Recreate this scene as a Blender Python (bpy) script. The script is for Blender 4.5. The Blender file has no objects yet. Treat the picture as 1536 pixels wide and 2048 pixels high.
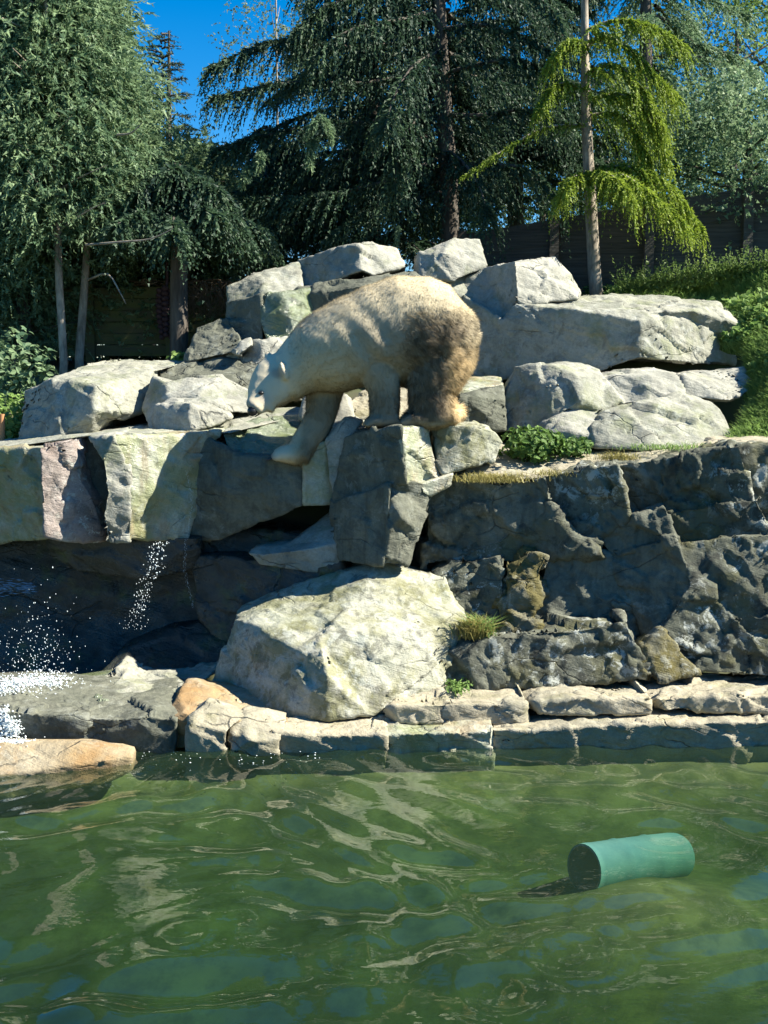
import bpy, bmesh, math, random
import numpy as np
from mathutils import Vector, Matrix

# ------------------------------------------------------------------ camera, light
SC = bpy.context.scene
COL = SC.collection
RNG = np.random.default_rng(7)
random.seed(7)
H, F, PITCH = 2.75, 2300.0, math.radians(6.8)

cam_d = bpy.data.cameras.new('camera'); cam = bpy.data.objects.new('camera', cam_d); COL.objects.link(cam)
cam.location = (0, 0, H); cam.rotation_euler = (math.pi/2 - PITCH, 0, 0)
cam_d.sensor_fit = 'HORIZONTAL'; cam_d.sensor_width = 36; cam_d.lens = F/1536*36
cam_d.clip_start = .05; cam_d.clip_end = 2000
SC.camera = cam

SUN_EL, SUN_AZ = math.radians(43), math.radians(7)   # azimuth measured from +X towards the camera
sd = Vector((math.cos(SUN_EL)*math.cos(SUN_AZ), -math.cos(SUN_EL)*math.sin(SUN_AZ), math.sin(SUN_EL)))
w = bpy.data.worlds.new('World'); SC.world = w; w.use_nodes = True
nt = w.node_tree; bg = nt.nodes['Background']
sky = nt.nodes.new('ShaderNodeTexSky'); sky.sky_type = 'NISHITA'; sky.sun_disc = False
sky.sun_elevation = SUN_EL; sky.sun_rotation = math.atan2(sd.x, sd.y)
sky.air_density = 1.0; sky.dust_density = 0.2; sky.ozone_density = 4.0; sky.altitude = 800
hs = nt.nodes.new('ShaderNodeHueSaturation'); hs.inputs['Saturation'].default_value = 1.45
nt.links.new(sky.outputs[0], hs.inputs['Color']); nt.links.new(hs.outputs[0], bg.inputs[0])
bg.inputs[1].default_value = 0.062
sun_d = bpy.data.lights.new('sun', 'SUN'); sun_d.energy = 5.0; sun_d.angle = math.radians(.5); sun_d.color = (1, .94, .79)
sun = bpy.data.objects.new('sun', sun_d); COL.objects.link(sun)
sun.rotation_euler = sd.to_track_quat('Z', 'Y').to_euler(); sun.location = sd*60
SC.view_settings.view_transform = 'Standard'; SC.view_settings.look = 'None'
SC.view_settings.gamma = 1; SC.view_settings.exposure = 1.6
SC.cycles.use_denoising = True
SC.cycles.max_bounces = 8; SC.cycles.transparent_max_bounces = 12
SC.cycles.caustics_reflective = False; SC.cycles.caustics_refractive = False

# ------------------------------------------------------------------ helpers
CP, SP = math.cos(PITCH), math.sin(PITCH)
def ray(px, py):
    x, y = (px-768)/F, -(py-1024)/F
    return Vector((x, CP + y*SP, -SP + y*CP))
def at(px, py, Y):                      # a point on the sight line at distance Y
    r = ray(px, py); return Vector((0, 0, H)) + r*(Y/r.y)
def atz(px, py, z):
    r = ray(px, py); return Vector((0, 0, H)) + r*((z-H)/r.z)

def tag(o, label=None, cat=None, group=None, kind=None):
    if label: o['label'] = label
    if cat: o['category'] = cat
    if group: o['group'] = group
    if kind: o['kind'] = kind
    return o
def lin(r, g, b):
    f = lambda c: c/12.92 if c <= .04045 else ((c+.055)/1.055)**2.4
    return (f(r/255), f(g/255), f(b/255), 1)

def mesh_np(name, V, Fa, mat, parent=None, loc=None, smooth=False, attr=None, fsize=3):
    """one mesh object from numpy arrays (all faces with the same corner count)"""
    V = np.asarray(V, np.float32); Fa = np.asarray(Fa, np.int32).reshape(-1, fsize)
    base = Vector((0, 0, 0))
    if parent is None:
        if loc is None:
            mn, mx = V.min(0), V.max(0); loc = ((mn[0]+mx[0])/2, (mn[1]+mx[1])/2, mn[2])
        base = Vector(loc)
    else:
        base = Vector(parent.location); q = parent.parent
        while q: base = base+q.location; q = q.parent
    me = bpy.data.meshes.new(name)
    me.vertices.add(len(V)); me.vertices.foreach_set('co', (V - np.array(base, np.float32)).ravel())
    me.loops.add(Fa.size); me.loops.foreach_set('vertex_index', Fa.ravel())
    me.polygons.add(len(Fa)); me.polygons.foreach_set('loop_start', np.arange(0, Fa.size, fsize, dtype=np.int32))
    me.polygons.foreach_set('use_smooth', np.full(len(Fa), smooth))
    if attr is not None:
        for k, a in attr.items():
            if a.ndim == 1:
                at_ = me.attributes.new(k, 'FLOAT', 'POINT'); at_.data.foreach_set('value', a.astype(np.float32))
            else:
                at_ = me.attributes.new(k, 'FLOAT_COLOR', 'POINT'); at_.data.foreach_set('color', a.astype(np.float32).ravel())
    me.update(calc_edges=True); me.validate()
    me.materials.append(mat)
    o = bpy.data.objects.new(name, me); COL.objects.link(o)
    if parent is None: o.location = base
    else: o.parent = parent
    return o
def empty(name, loc):
    o = bpy.data.objects.new(name, None); COL.objects.link(o); o.location = loc; o.empty_display_size = .2
    return o

# vectorised noise -------------------------------------------------
def _hash(ix, iy, iz, s):
    n = (ix.astype(np.int64)*374761393 + iy.astype(np.int64)*668265263 + iz.astype(np.int64)*2147483647 + s*974711) & 0xffffffff
    n = ((n ^ (n >> 13))*1274126177) & 0xffffffff
    n = ((n ^ (n >> 16))*2246822519) & 0xffffffff
    return ((n ^ (n >> 15)) & 0xffffff)/float(0xffffff)
def vnoise(p, s=0):
    i = np.floor(p); f = p-i; f = f*f*(3-2*f); i = i.astype(np.int64); out = 0
    for dx in (0, 1):
        for dy in (0, 1):
            for dz in (0, 1):
                wgt = (f[:, 0] if dx else 1-f[:, 0])*(f[:, 1] if dy else 1-f[:, 1])*(f[:, 2] if dz else 1-f[:, 2])
                out = out + wgt*_hash(i[:, 0]+dx, i[:, 1]+dy, i[:, 2]+dz, s)
    return out*2-1
def fbm(p, o=4, s=0):
    r, a = 0, 1.
    for k in range(o):
        r = r + a*vnoise(p*2**k + 17.3*k, s+k); a *= .5
    return r
def facet(p, s=0):
    """chipped relief: every cell is a small tilted plane"""
    i = np.floor(p).astype(np.int64); best = np.full(len(p), 9.); out = np.zeros(len(p))
    for dx in (-1, 0, 1):
        for dy in (-1, 0, 1):
            for dz in (-1, 0, 1):
                c = i + np.array([dx, dy, dz])
                a = [_hash(c[:, 0], c[:, 1], c[:, 2], s+k) for k in range(7)]
                d = p - (c + np.stack(a[:3], 1)*.9+.05)
                q = (d**2).sum(1); m = q < best
                val = (d*(np.stack(a[3:6], 1)*2-1)).sum(1)*.9 + (a[6]*2-1)*.5
                out = np.where(m, val, out); best = np.where(m, q, best)
    return out

# ------------------------------------------------------------------ materials
class NB:
    def __init__(self, name):
        self.m = bpy.data.materials.new(name); self.m.use_nodes = True
        self.t = self.m.node_tree; self.t.nodes.clear()
        self.out = self.n('OutputMaterial')
    def n(self, kind, **kw):
        o = self.t.nodes.new('ShaderNode'+kind)
        for k, v in kw.items(): setattr(o, k, v)
        return o
    def l(self, a, b): self.t.links.new(a, b)
    def pos(self):
        if not hasattr(self, '_p'): self._p = self.n('NewGeometry')
        return self._p.outputs['Position']
    def scaled(self, sc):
        v = self.n('VectorMath', operation='MULTIPLY'); self.l(self.pos(), v.inputs[0]); v.inputs[1].default_value = sc
        return v.outputs[0]
    def noise(self, scale, detail=4, rough=.55, vec=None, dist=0):
        o = self.n('TexNoise'); o.inputs['Scale'].default_value = scale; o.inputs['Detail'].default_value = detail
        o.inputs['Roughness'].default_value = rough; o.inputs['Distortion'].default_value = dist
        self.l(vec if vec is not None else self.pos(), o.inputs['Vector']); return o.outputs['Fac']
    def ramp(self, fac, a, b):
        o = self.n('MapRange'); o.inputs['From Min'].default_value = a; o.inputs['From Max'].default_value = b
        self.l(fac, o.inputs['Value']); return o.outputs[0]
    def math(self, op, a, b):
        o = self.n('Math', operation=op)
        for i, v in ((0, a), (1, b)):
            if isinstance(v, (int, float)): o.inputs[i].default_value = v
            else: self.l(v, o.inputs[i])
        return o.outputs[0]
    def mix(self, fac, a, b):
        o = self.n('Mix', data_type='RGBA')
        if isinstance(fac, (int, float)): o.inputs[0].default_value = fac
        else: self.l(fac, o.inputs[0])
        for i, v in ((6, a), (7, b)):
            if isinstance(v, tuple): o.inputs[i].default_value = v
            else: self.l(v, o.inputs[i])
        return o.outputs[2]
    def surf(self, sh): self.l(sh, self.out.inputs['Surface']); return self.m

def stone(name, c1, c2, lichen=.0, lichen_c=(.42, .44, .40, 1), moss=0., moss_c=(.10, .13, .03, 1), streak=.0,
          streak_c=(.03, .035, .03, 1), ochre=0., dark=.0, rough=.9, bump=.6, wet=0.):
    b = NB(name)
    col = b.mix(b.ramp(b.noise(1.7, 6, .6), .38, .62), c1, c2)
    col = b.mix(b.math('MULTIPLY', b.ramp(b.noise(38, 5, .7), .42, .68), .45), col, tuple([c*.45 for c in c1[:3]]+[1]))
    col = b.mix(b.math('MULTIPLY', b.ramp(b.noise(90, 2, .6), .55, .75), .35), col, tuple([min(1, c*1.5) for c in c2[:3]]+[1]))
    wn = b.n('TexNoise'); wn.inputs['Scale'].default_value = 2.2; wn.inputs['Detail'].default_value = 5; b.l(b.pos(), wn.inputs['Vector'])
    wa = b.n('VectorMath', operation='MULTIPLY_ADD'); b.l(wn.outputs['Color'], wa.inputs[0]); wa.inputs[1].default_value = (.45, .45, .45); b.l(b.scaled((.8, .8, 2.1)), wa.inputs[2])
    vo = b.n('TexVoronoi', feature='DISTANCE_TO_EDGE'); vo.inputs['Scale'].default_value = 1.3; b.l(wa.outputs[0], vo.inputs['Vector'])
    crack = b.math('MULTIPLY', b.ramp(vo.outputs['Distance'], .016, .003), b.ramp(b.noise(1.6, 4, .65), .51, .60))
    col = b.mix(b.math('MULTIPLY', crack, .55), col, (.03, .03, .026, 1))
    if dark:
        f = b.ramp(b.noise(5.5, 7, .72, dist=.6), .50, .60)
        col = b.mix(b.math('MULTIPLY', f, dark), col, (.035, .037, .032, 1))
    if ochre:
        f = b.ramp(b.noise(2.3, 5, .6, b.scaled((1, 1, .6))), .47, .60)
        col = b.mix(b.math('MULTIPLY', f, ochre), col, (.27, .15, .055, 1))
    if streak:
        f = b.ramp(b.noise(5, 5, .65, b.scaled((1.6, 1.6, .14))), .50, .66)
        col = b.mix(b.math('MULTIPLY', f, streak), col, streak_c)
    if moss:
        f = b.ramp(b.noise(3.1, 7, .68), .56-.22*moss, .70-.22*moss)
        col = b.mix(b.math('MULTIPLY', f, min(1, .35+.6*moss)), col, moss_c)
    if lichen:
        f = b.math('MULTIPLY', b.ramp(b.noise(7, 8, .75, dist=.4), .53, .58), b.ramp(b.noise(1.4, 3), .40, .58))
        col = b.mix(b.math('MULTIPLY', f, lichen), col, lichen_c)
    p = b.n('BsdfPrincipled'); b.l(col, p.inputs['Base Color']); p.inputs['Roughness'].default_value = rough
    p.inputs['Specular IOR Level'].default_value = .25+.4*wet
    if wet:
        b.l(b.ramp(b.noise(6, 4), .7, .2), p.inputs['Roughness']) if wet < 1 else None
        if wet >= 1: p.inputs['Roughness'].default_value = .18
    sv = b.n('VectorMath', operation='DOT_PRODUCT'); b.l(b.pos(), sv.inputs[0]); sv.inputs[1].default_value = (.33, .1, 1)
    cv = b.n('CombineXYZ'); b.l(sv.outputs['Value'], cv.inputs[2]); xy = b.scaled((.09, .09, .09)); ad = b.n('VectorMath', operation='ADD'); b.l(cv.outputs[0], ad.inputs[0]); b.l(xy, ad.inputs[1])
    strata = b.noise(7, 5, .7, ad.outputs[0], dist=.25)
    hgt0 = b.math('SUBTRACT', b.math('MULTIPLY', strata, 1.3), b.math('MULTIPLY', crack, .9))
    hgt = b.math('ADD', b.math('ADD', hgt0, b.math('MULTIPLY', b.noise(14, 8, .68, dist=.3), 1.0)), b.math('MULTIPLY', b.noise(70, 4, .7), .28))
    bp = b.n('Bump'); bp.inputs['Strength'].default_value = bump; bp.inputs['Distance'].default_value = .03
    b.l(hgt, bp.inputs['Height']); b.l(bp.outputs[0], p.inputs['Normal'])
    return b.surf(p.outputs[0])

ST = {
 'pale':   stone('pale_grey_stone', (.37, .36, .31, 1), (.26, .26, .225, 1), lichen=.3, moss=.12, dark=.25),
 'upper':  stone('weathered_grey_stone', (.34, .335, .28, 1), (.235, .24, .20, 1), lichen=.35, moss=.28, moss_c=(.17, .19, .09, 1), dark=.35, streak=.2),
 'cliff':  stone('lichened_cliff_stone', (.155, .158, .122, 1), (.085, .092, .068, 1), lichen=.75, moss=.3, moss_c=(.09, .085, .03, 1), dark=.8, streak=.5),
 'smooth': stone('smooth_cliff_stone', (.165, .168, .132, 1), (.105, .112, .086, 1), lichen=.2, dark=.4, streak=.4),
 'sandy':  stone('sandy_ledge_stone', (.40, .355, .26, 1), (.29, .27, .205, 1), lichen=.2, moss=.15, moss_c=(.2, .19, .08, 1), dark=.2),
 'algae':  stone('algae_stained_stone', (.41, .42, .35, 1), (.30, .32, .23, 1), lichen=.3, moss=.5, moss_c=(.19, .21, .085, 1), ochre=.45, streak=.55, streak_c=(.13, .08, .035, 1), wet=.6, rough=.5),
 'wet':    stone('wet_algae_stone', (.24, .27, .20, 1), (.13, .16, .10, 1), moss=.5, moss_c=(.14, .17, .06, 1), wet=1., bump=1.),
 'pink':   stone('pink_lichened_stone', (.33, .29, .27, 1), (.20, .15, .13, 1), lichen=.9, dark=.4, bump=.9),
 'ochre':  stone('ochre_stained_stone', (.36, .31, .22, 1), (.30, .22, .12, 1), ochre=.6, lichen=.2, dark=.25),
 'boulder':stone('mossy_boulder_stone', (.40, .39, .32, 1), (.30, .31, .24, 1), lichen=.5, moss=.5, moss_c=(.15, .15, .06, 1), dark=.6),
 'cave':   stone('shade_dark_cave_stone', (.038, .041, .036, 1), (.020, .023, .020, 1), dark=.4, moss=.1, wet=.5, rough=.6),  # damp sheen; the cave's shade is put into the dark base colour
}

def leaf_mat(name, c1, c2, trans=.35):
    b = NB(name)
    a = b.n('Attribute'); a.attribute_name = 'tint'
    col = b.mix(a.outputs['Fac'], c1, c2)
    d = b.n('BsdfPrincipled'); b.l(col, d.inputs['Base Color']); d.inputs['Roughness'].default_value = .55; d.inputs['Specular IOR Level'].default_value = .25
    t = b.n('BsdfTranslucent'); b.l(col, t.inputs['Color'])
    m = b.n('MixShader'); m.inputs[0].default_value = trans
    b.l(d.outputs[0], m.inputs[1]); b.l(t.outputs[0], m.inputs[2])
    return b.surf(m.outputs[0])
def simple(name, col, rough=.8, nscale=None, c2=None, bump=0, vec=None, spec=.3):
    b = NB(name); p = b.n('BsdfPrincipled'); p.inputs['Roughness'].default_value = rough; p.inputs['Base Color'].default_value = col
    p.inputs['Specular IOR Level'].default_value = spec
    if nscale:
        nz = b.noise(nscale, 5, .65, b.scaled(vec) if vec else None)
        b.l(b.mix(b.ramp(nz, .35, .65), col, c2), p.inputs['Base Color'])
        if bump:
            bp = b.n('Bump'); bp.inputs['Strength'].default_value = bump; bp.inputs['Distance'].default_value = .02
            b.l(nz, bp.inputs['Height']); b.l(bp.outputs[0], p.inputs['Normal'])
    return b.surf(p.outputs[0])
M_BARK = simple('dark_bark', (.055, .045, .038, 1), .95, 14, (.12, .105, .09, 1), .8, (1, 1, .2))
M_BARK_PALE = simple('pale_bark', (.40, .345, .28, 1), .9, 16, (.13, .11, .09, 1), .8, (1, 1, .3))
M_SOIL = simple('soil', (.10, .085, .06, 1), .95, 3, (.17, .15, .10, 1), .5)
M_WOOD = simple('dark_weathered_wood', (.045, .042, .038, 1), .85, 7, (.085, .078, .066, 1), .4, (.3, .3, 6))
M_WOODM = simple('mossy_fence_wood', (.11, .095, .06, 1), .9, 5, (.12, .13, .04, 1), .5, (.6, .6, 3))

# ------------------------------------------------------------------ rock builder
def rock(name, label, mat, pts, faces, back=.9, L=.024, amp=1., cat='rock', parent=None, group=None, seed=None, taper=.97, rough=1., smooth_it=1, grow=3.):
    """pts: (px, py, Y) sight-line points, faces: facets of the visible side; closed at the back"""
    mx_, my_ = sum(p[0] for p in pts)/len(pts), sum(p[1] for p in pts)/len(pts)
    gr = lambda p: (lambda d: (p[0]+grow*(p[0]-mx_)/d, p[1]+grow*(p[1]-my_)/d, p[2]))(math.hypot(p[0]-mx_, p[1]-my_)+25)
    P = [at(*gr(p)) for p in pts]
    bm = bmesh.new(); vs = [bm.verts.new(p) for p in P]
    for f in faces:
        try: bm.faces.new([vs[i] for i in f])
        except ValueError: pass
    ymax = max(p.y for p in P)+back
    cx = sum(p.x for p in P)/len(P); cz = sum(p.z for p in P)/len(P)
    bd = [e for e in bm.edges if e.is_boundary]
    r = bmesh.ops.extrude_edge_only(bm, edges=bd)
    nv = [g for g in r['geom'] if isinstance(g, bmesh.types.BMVert)]
    for v in nv:
        v.co.y = ymax; v.co.x = cx+(v.co.x-cx)*taper; v.co.z = cz+(v.co.z-cz)*taper
    bd = [e for e in bm.edges if e.is_boundary]
    bmesh.ops.holes_fill(bm, edges=bd, sides=0)
    bmesh.ops.triangulate(bm, faces=bm.faces[:])
    bmesh.ops.recalc_face_normals(bm, faces=bm.faces[:])
    yb = ymax - back*.6
    for it in range(9):
        ed = []
        for e in bm.edges:
            a, c = e.verts[0].co, e.verts[1].co
            lim = L*1.5 if min(a.y, c.y) < yb else .3
            if (a-c).length > lim: ed.append(e)
        if not ed: break
        bmesh.ops.subdivide_edges(bm, edges=ed, cuts=1, use_grid_fill=True)
        bmesh.ops.triangulate(bm, faces=[f for f in bm.faces if len(f.verts) > 3])
    for _ in range(smooth_it):
        bmesh.ops.smooth_vert(bm, verts=bm.verts[:], factor=.5, use_axis_x=True, use_axis_y=True, use_axis_z=True)
    bm.normal_update()
    V = np.array([v.co[:] for v in bm.verts]); N = np.array([v.normal[:] for v in bm.verts])
    Fa = np.array([[v.index for v in f.verts] for f in bm.faces])
    bm.free()
    s = seed if seed is not None else abs(hash_str(label or name)) % 997
    wv = np.stack([vnoise(V*2.2+9*k, s+k) for k in range(3)], 1)*.18
    tilt = V.copy(); tilt[:, 2] += .35*V[:, 0]
    d = fbm(V*1.6, 3, s)*.014 + facet((tilt+wv)*np.array([2.2, 2.2, 3.4]), s)*.026*rough + facet((tilt+wv*.6)*7.5, s+3)*.010*rough + fbm(V*13, 3, s+5)*.005
    V = V + N*(d*amp)[:, None]
    o = mesh_np(name, V, Fa, ST[mat] if isinstance(mat, str) else mat, parent, smooth=True)
    if parent is None: tag(o, label, cat, group)
    return o
def hash_str(s):
    h = 0
    for ch in s: h = (h*131+ord(ch)) & 0xffffff
    return h

# ------------------------------------------------------------------ setting: pool, water, ground
def grid(xs, ys, zf):
    X, Y = np.meshgrid(xs, ys); Z = zf(X, Y)
    V = np.stack([X.ravel(), Y.ravel(), Z.ravel()], 1); nx, ny = len(xs), len(ys)
    i = np.arange((ny-1)*nx).reshape(ny-1, nx)[:, :-1].ravel()
    return V, np.stack([i, i+1, i+nx+1, i+nx], 1)

# ground: one sheet, bank hidden behind the rockwork, pool basin cut into it
def ground_z(X, Y):
    prof_y = [-400, .4, .6, 1.0, 1.15, 8.9, 9.0, 11.0, 11.05, 11.6, 12.4, 13.2, 14.5, 20, 60, 900]
    prof_z = [1.1, 1.1, 1.1, 1.1, -1.6, -1.6, -.3, -.3, 1.7, 2.0, 2.5, 2.75, 2.9, 3.0, 3.2, 4.0]
    z = np.interp(Y, prof_y, prof_z)
    rise = np.interp(X, [-3, 0, 3, 8], [0, .25, .85, 1.0])*np.interp(Y, [11.3, 13.2], [0, 1])
    n = fbm(np.stack([X.ravel(), Y.ravel(), X.ravel()*0], 1)*.9, 3, 3).reshape(X.shape)*.06*(Y > 11.3)
    return z+rise+n
xs = np.unique(np.concatenate([[-900, -300, -120, -60, -30, -15], np.arange(-9, 9.01, .25), [15, 30, 60, 120, 300, 900]]))
ys = np.unique(np.concatenate([[-400, -100, -20, .4, .6, 1.0, 1.15, 4, 8.9, 9.0, 11.0, 11.05], np.arange(11.2, 18, .25), [20, 26, 40, 60, 150, 400, 900]]))
V, Fq = grid(xs, ys, ground_z)
b = NB('ground_soil')
p = b.n('BsdfPrincipled'); p.inputs['Roughness'].default_value = .95
b.l(b.mix(b.ramp(b.noise(2.0, 6), .35, .65), (.07, .065, .04, 1), (.07, .10, .03, 1)), p.inputs['Base Color'])
o = mesh_np('ground', V, Fq, b.surf(p.outputs[0]), smooth=True, fsize=4, loc=(0, 0, 0)); tag(o, kind='structure')

# pool floor: stony, green with algae
def floor_z(X, Y):
    n = fbm(np.stack([X.ravel(), Y.ravel(), X.ravel()*0], 1)*.8, 4, 11).reshape(X.shape)
    md = .50*np.exp(-((X-1.5)**2/.9+(Y-6.25)**2/.5))
    return md+np.interp(Y, [1, 4.5, 6.2, 7.6, 8.3, 9.2], [-1.3, -1.05, -.68, -.38, -.13, -.1]) + n*.07*np.interp(Y, [7, 8.2], [1, .3]) - .25*np.interp(X, [-4, -1, 1], [1, .6, 0])*np.interp(Y, [4, 6.5], [1, .2])
V, Fq = grid(np.arange(-9, 9.01, .1), np.arange(1.0, 9.21, .1), floor_z)
b = NB('algae_pool_floor'); p = b.n('BsdfPrincipled'); p.inputs['Roughness'].default_value = .9
c = b.mix(b.ramp(b.noise(1.3, 5, .6), .35, .65), (.12, .13, .06, 1), (.32, .32, .16, 1))
c = b.mix(b.math('MULTIPLY', b.ramp(b.noise(5, 6, .7), .45, .62), .6), c, (.06, .08, .035, 1))
b.l(c, p.inputs['Base Color'])
o = mesh_np('pool_floor', V, Fq, b.surf(p.outputs[0]), smooth=True, fsize=4); tag(o, kind='structure')

# water surface: real ripples, mirror by angle, murky green body, floor showing through
wr = np.random.default_rng(21)
waves = []
for k in range(30):
    lam = .17*1.062**k; th = wr.normal(math.pi*.5, 1.1); waves.append((lam, th, wr.uniform(0, 6.28), lam/6.283*.12*math.exp(-(math.log(lam/.46)/.55)**2)))
rings = [(at(505, 1990, 4.7).x, at(505, 1990, 4.7).y), (-.1, 5.2), (.9, 5.2), (1.4, 5.6), (-1.0, 5.4), (2.1, 5.4), (.55, 4.9), (1.7, 6.6), (-.45, 6.1), (2.6, 6.0)]
def water_z(X, Y):
    Z = np.zeros_like(X); wx = X+.25*np.sin(Y*1.7+.6)+.15*np.sin(X*2.3+Y); wy = Y+.2*np.sin(X*1.9)+.12*np.sin(Y*3.1+X*1.3)
    for lam, th, ph, a in waves:
        k = 2*math.pi/lam; Z += a*np.sin(k*(wx*math.cos(th)+wy*math.sin(th))+ph)
    env = .6+.55*(vnoise(np.stack([X.ravel()*.7, Y.ravel()*.7, X.ravel()*0], 1), 5).reshape(X.shape))
    Z *= env
    for i, (cx, cy) in enumerate(rings):
        r = np.hypot(X-cx, (Y-cy)); r0 = .12+.05*(i % 4); Z += .003*np.exp(-((r-r0)/.16)**2)*np.cos((r-r0)*2*math.pi/.15)
    r = np.hypot(X+3.0, Y-8.0); Z += .012*np.exp(-r/.9)*np.sin(r*2*math.pi/.16)*(.6+.4*vnoise(np.stack([X.ravel()*6, Y.ravel()*6, X.ravel()*0], 1), 9).reshape(X.shape))
    return Z
xs = np.unique(np.round(np.concatenate([np.arange(-9, -4.2, .25), np.arange(-4.2, 4.2, .028), np.arange(4.2, 9.01, .25)]), 4))
ys = np.unique(np.round(np.concatenate([np.arange(1.1, 3.8, .2), np.arange(3.8, 8.7, .028), [8.8, 9.0]]), 4))
V, Fq = grid(xs, ys, water_z)
_Z = V[:, 2].reshape(len(ys), len(xs)); _g = np.gradient(_Z, ys, xs); print('WATER slope rms', _g[0][:, 40:-40].std(), _g[1][:, 40:-40].std())
b = NB('green_pool_water')
gl = b.n('BsdfGlossy'); gl.inputs['Roughness'].default_value = .015; gl.inputs['Color'].default_value = (1, 1, 1, 1)
tr = b.n('BsdfTransparent'); tr.inputs['Color'].default_value = (.84, .86, .78, 1)
df = b.n('BsdfDiffuse'); df.inputs['Color'].default_value = (.028, .055, .032, 1)
bp = b.n('Bump'); bp.inputs['Strength'].default_value = .10; bp.inputs['Distance'].default_value = .02
b.l(b.noise(9, 2, .5, b.scaled((1, 1.6, 1))), bp.inputs['Height']); b.l(bp.outputs[0], gl.inputs['Normal'])
fr = b.n('Fresnel'); b.l(b.math('SUBTRACT', 1.6, b.math('MULTIPLY', b._p.outputs['Backfacing'], 1.6-1/1.34)) , fr.inputs['IOR']); b.l(bp.outputs[0], fr.inputs['Normal'])
m1 = b.n('MixShader'); m1.inputs[0].default_value = .22; b.l(tr.outputs[0], m1.inputs[1]); b.l(df.outputs[0], m1.inputs[2])
m2 = b.n('MixShader'); b.l(fr.outputs[0], m2.inputs[0]); b.l(m1.outputs[0], m2.inputs[1]); b.l(gl.outputs[0], m2.inputs[2])
nx_, ny_ = len(xs), len(ys); n0 = len(V)
W = V.copy(); W[:, 2] = -2.2
ring = np.concatenate([np.arange(nx_), np.arange(1, ny_)*nx_+nx_-1, (ny_-1)*nx_+np.arange(nx_-2, -1, -1), np.arange(ny_-2, 0, -1)*nx_])
nr = len(ring); V = np.concatenate([V, W[ring], [[0, 4.5, -2.2]]]); nxt = np.roll(np.arange(nr), -1)
Fq = np.concatenate([Fq, np.stack([ring[nxt], ring, n0+np.arange(nr), n0+nxt], 1)])
bot = np.array([[n0+nx_+ny_-2, n0, n0, n0]])[:0]
c4 = [0, nx_-1, nx_+ny_-2, 2*nx_+ny_-3]
va = b.n('VolumeAbsorption'); va.inputs['Color'].default_value = (.48, .66, .48, 1); va.inputs['Density'].default_value = 2.2
b.l(va.outputs[0], b.out.inputs['Volume'])
o = mesh_np('pool_water', V, Fq, b.surf(m2.outputs[0]), smooth=True, fsize=4, loc=(0, 0, 0)); tag(o, kind='structure')

# ------------------------------------------------------------------ rockwork (every block its own rock)
# shore kerb along the water
G_KERB = 'kerb blocks along the water'
def kerb(label, mat, xs, ytop, ywat, Y, back=1.2, yback=None, **k):
    n = len(xs); pts = []
    for x, yt in zip(xs, ytop): pts.append((x, yt, Y(x)))
    for x, yw in zip(xs, ywat): pts.append((x, yw, Y(x)+.03))
    for x in xs: pts.append((x, 1640, Y(x)+.12))
    f = [(i, i+1, n+i+1, n+i) for i in range(n-1)] + [(n+i, n+i+1, 2*n+i+1, 2*n+i) for i in range(n-1)]
    return rock('kerb_stone', label, mat, pts, f, back=back, **k)
kerb('low grey kerb of flat rock between the splash and the ochre rocks', 'smooth', [-120, 30, 90, 160, 225, 300, 352], [1424, 1424, 1432, 1436, 1440, 1434, 1440], [1490]*7, lambda x: 8.2)
kerb('cream topped kerb in front of the big mossy boulder', 'sandy', [548, 600, 660, 740, 770], [1466, 1470, 1473, 1472, 1470], [1494]*5, lambda x: 8.18)
kerb('grey green kerb block below the gap between stone slabs', 'algae', [774, 850, 930, 985], [1470, 1468, 1466, 1462], [1494]*4, lambda x: 8.2)
kerb('long yellow stained kerb running under the thin slabs on the right shore', 'sandy', [988, 1060, 1150, 1300, 1420, 1600, 1800], [1460, 1462, 1455, 1450, 1447, 1445, 1440], [1490]*7, lambda x: 8.27)

# thin slabs lying on the kerb
def slab(label, x0, x1, yt, yb, ys):
    pts = [(x0, yt+14, 8.62), (x0+22, yt+4, 8.46), ((x0+x1)/2, yt, 8.44), (x1-4, yt, 8.46),
           (x0+4, yb-14, 8.62), (x0+40, yb, 8.44), ((x0+x1)/2, yb+1, 8.43), (x1-2, yb-1, 8.45),
           (x0+35, ys+8, 8.95), ((x0+x1)/2, ys+3, 9.1), (x1-14, ys+9, 8.95)]
    f = [(0, 1, 5, 4), (1, 2, 6, 5), (2, 3, 7, 6), (8, 9, 2, 1), (9, 10, 3, 2), (0, 8, 1)]
    return rock('stone_slab', label, 'sandy', pts, f, back=.3, amp=1.0, rough=1.2, grow=6)
slab('pale flat slab on the shore with a dark pointed end beside the big boulder', 762, 1052, 1408, 1446, 1374)
slab('pale flat slab in the middle of the row of shore slabs', 1050, 1300, 1398, 1428, 1368)
slab('pale flat slab on the shore with dark droppings below the lichened cliff', 1298, 1640, 1392, 1422, 1362)

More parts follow.
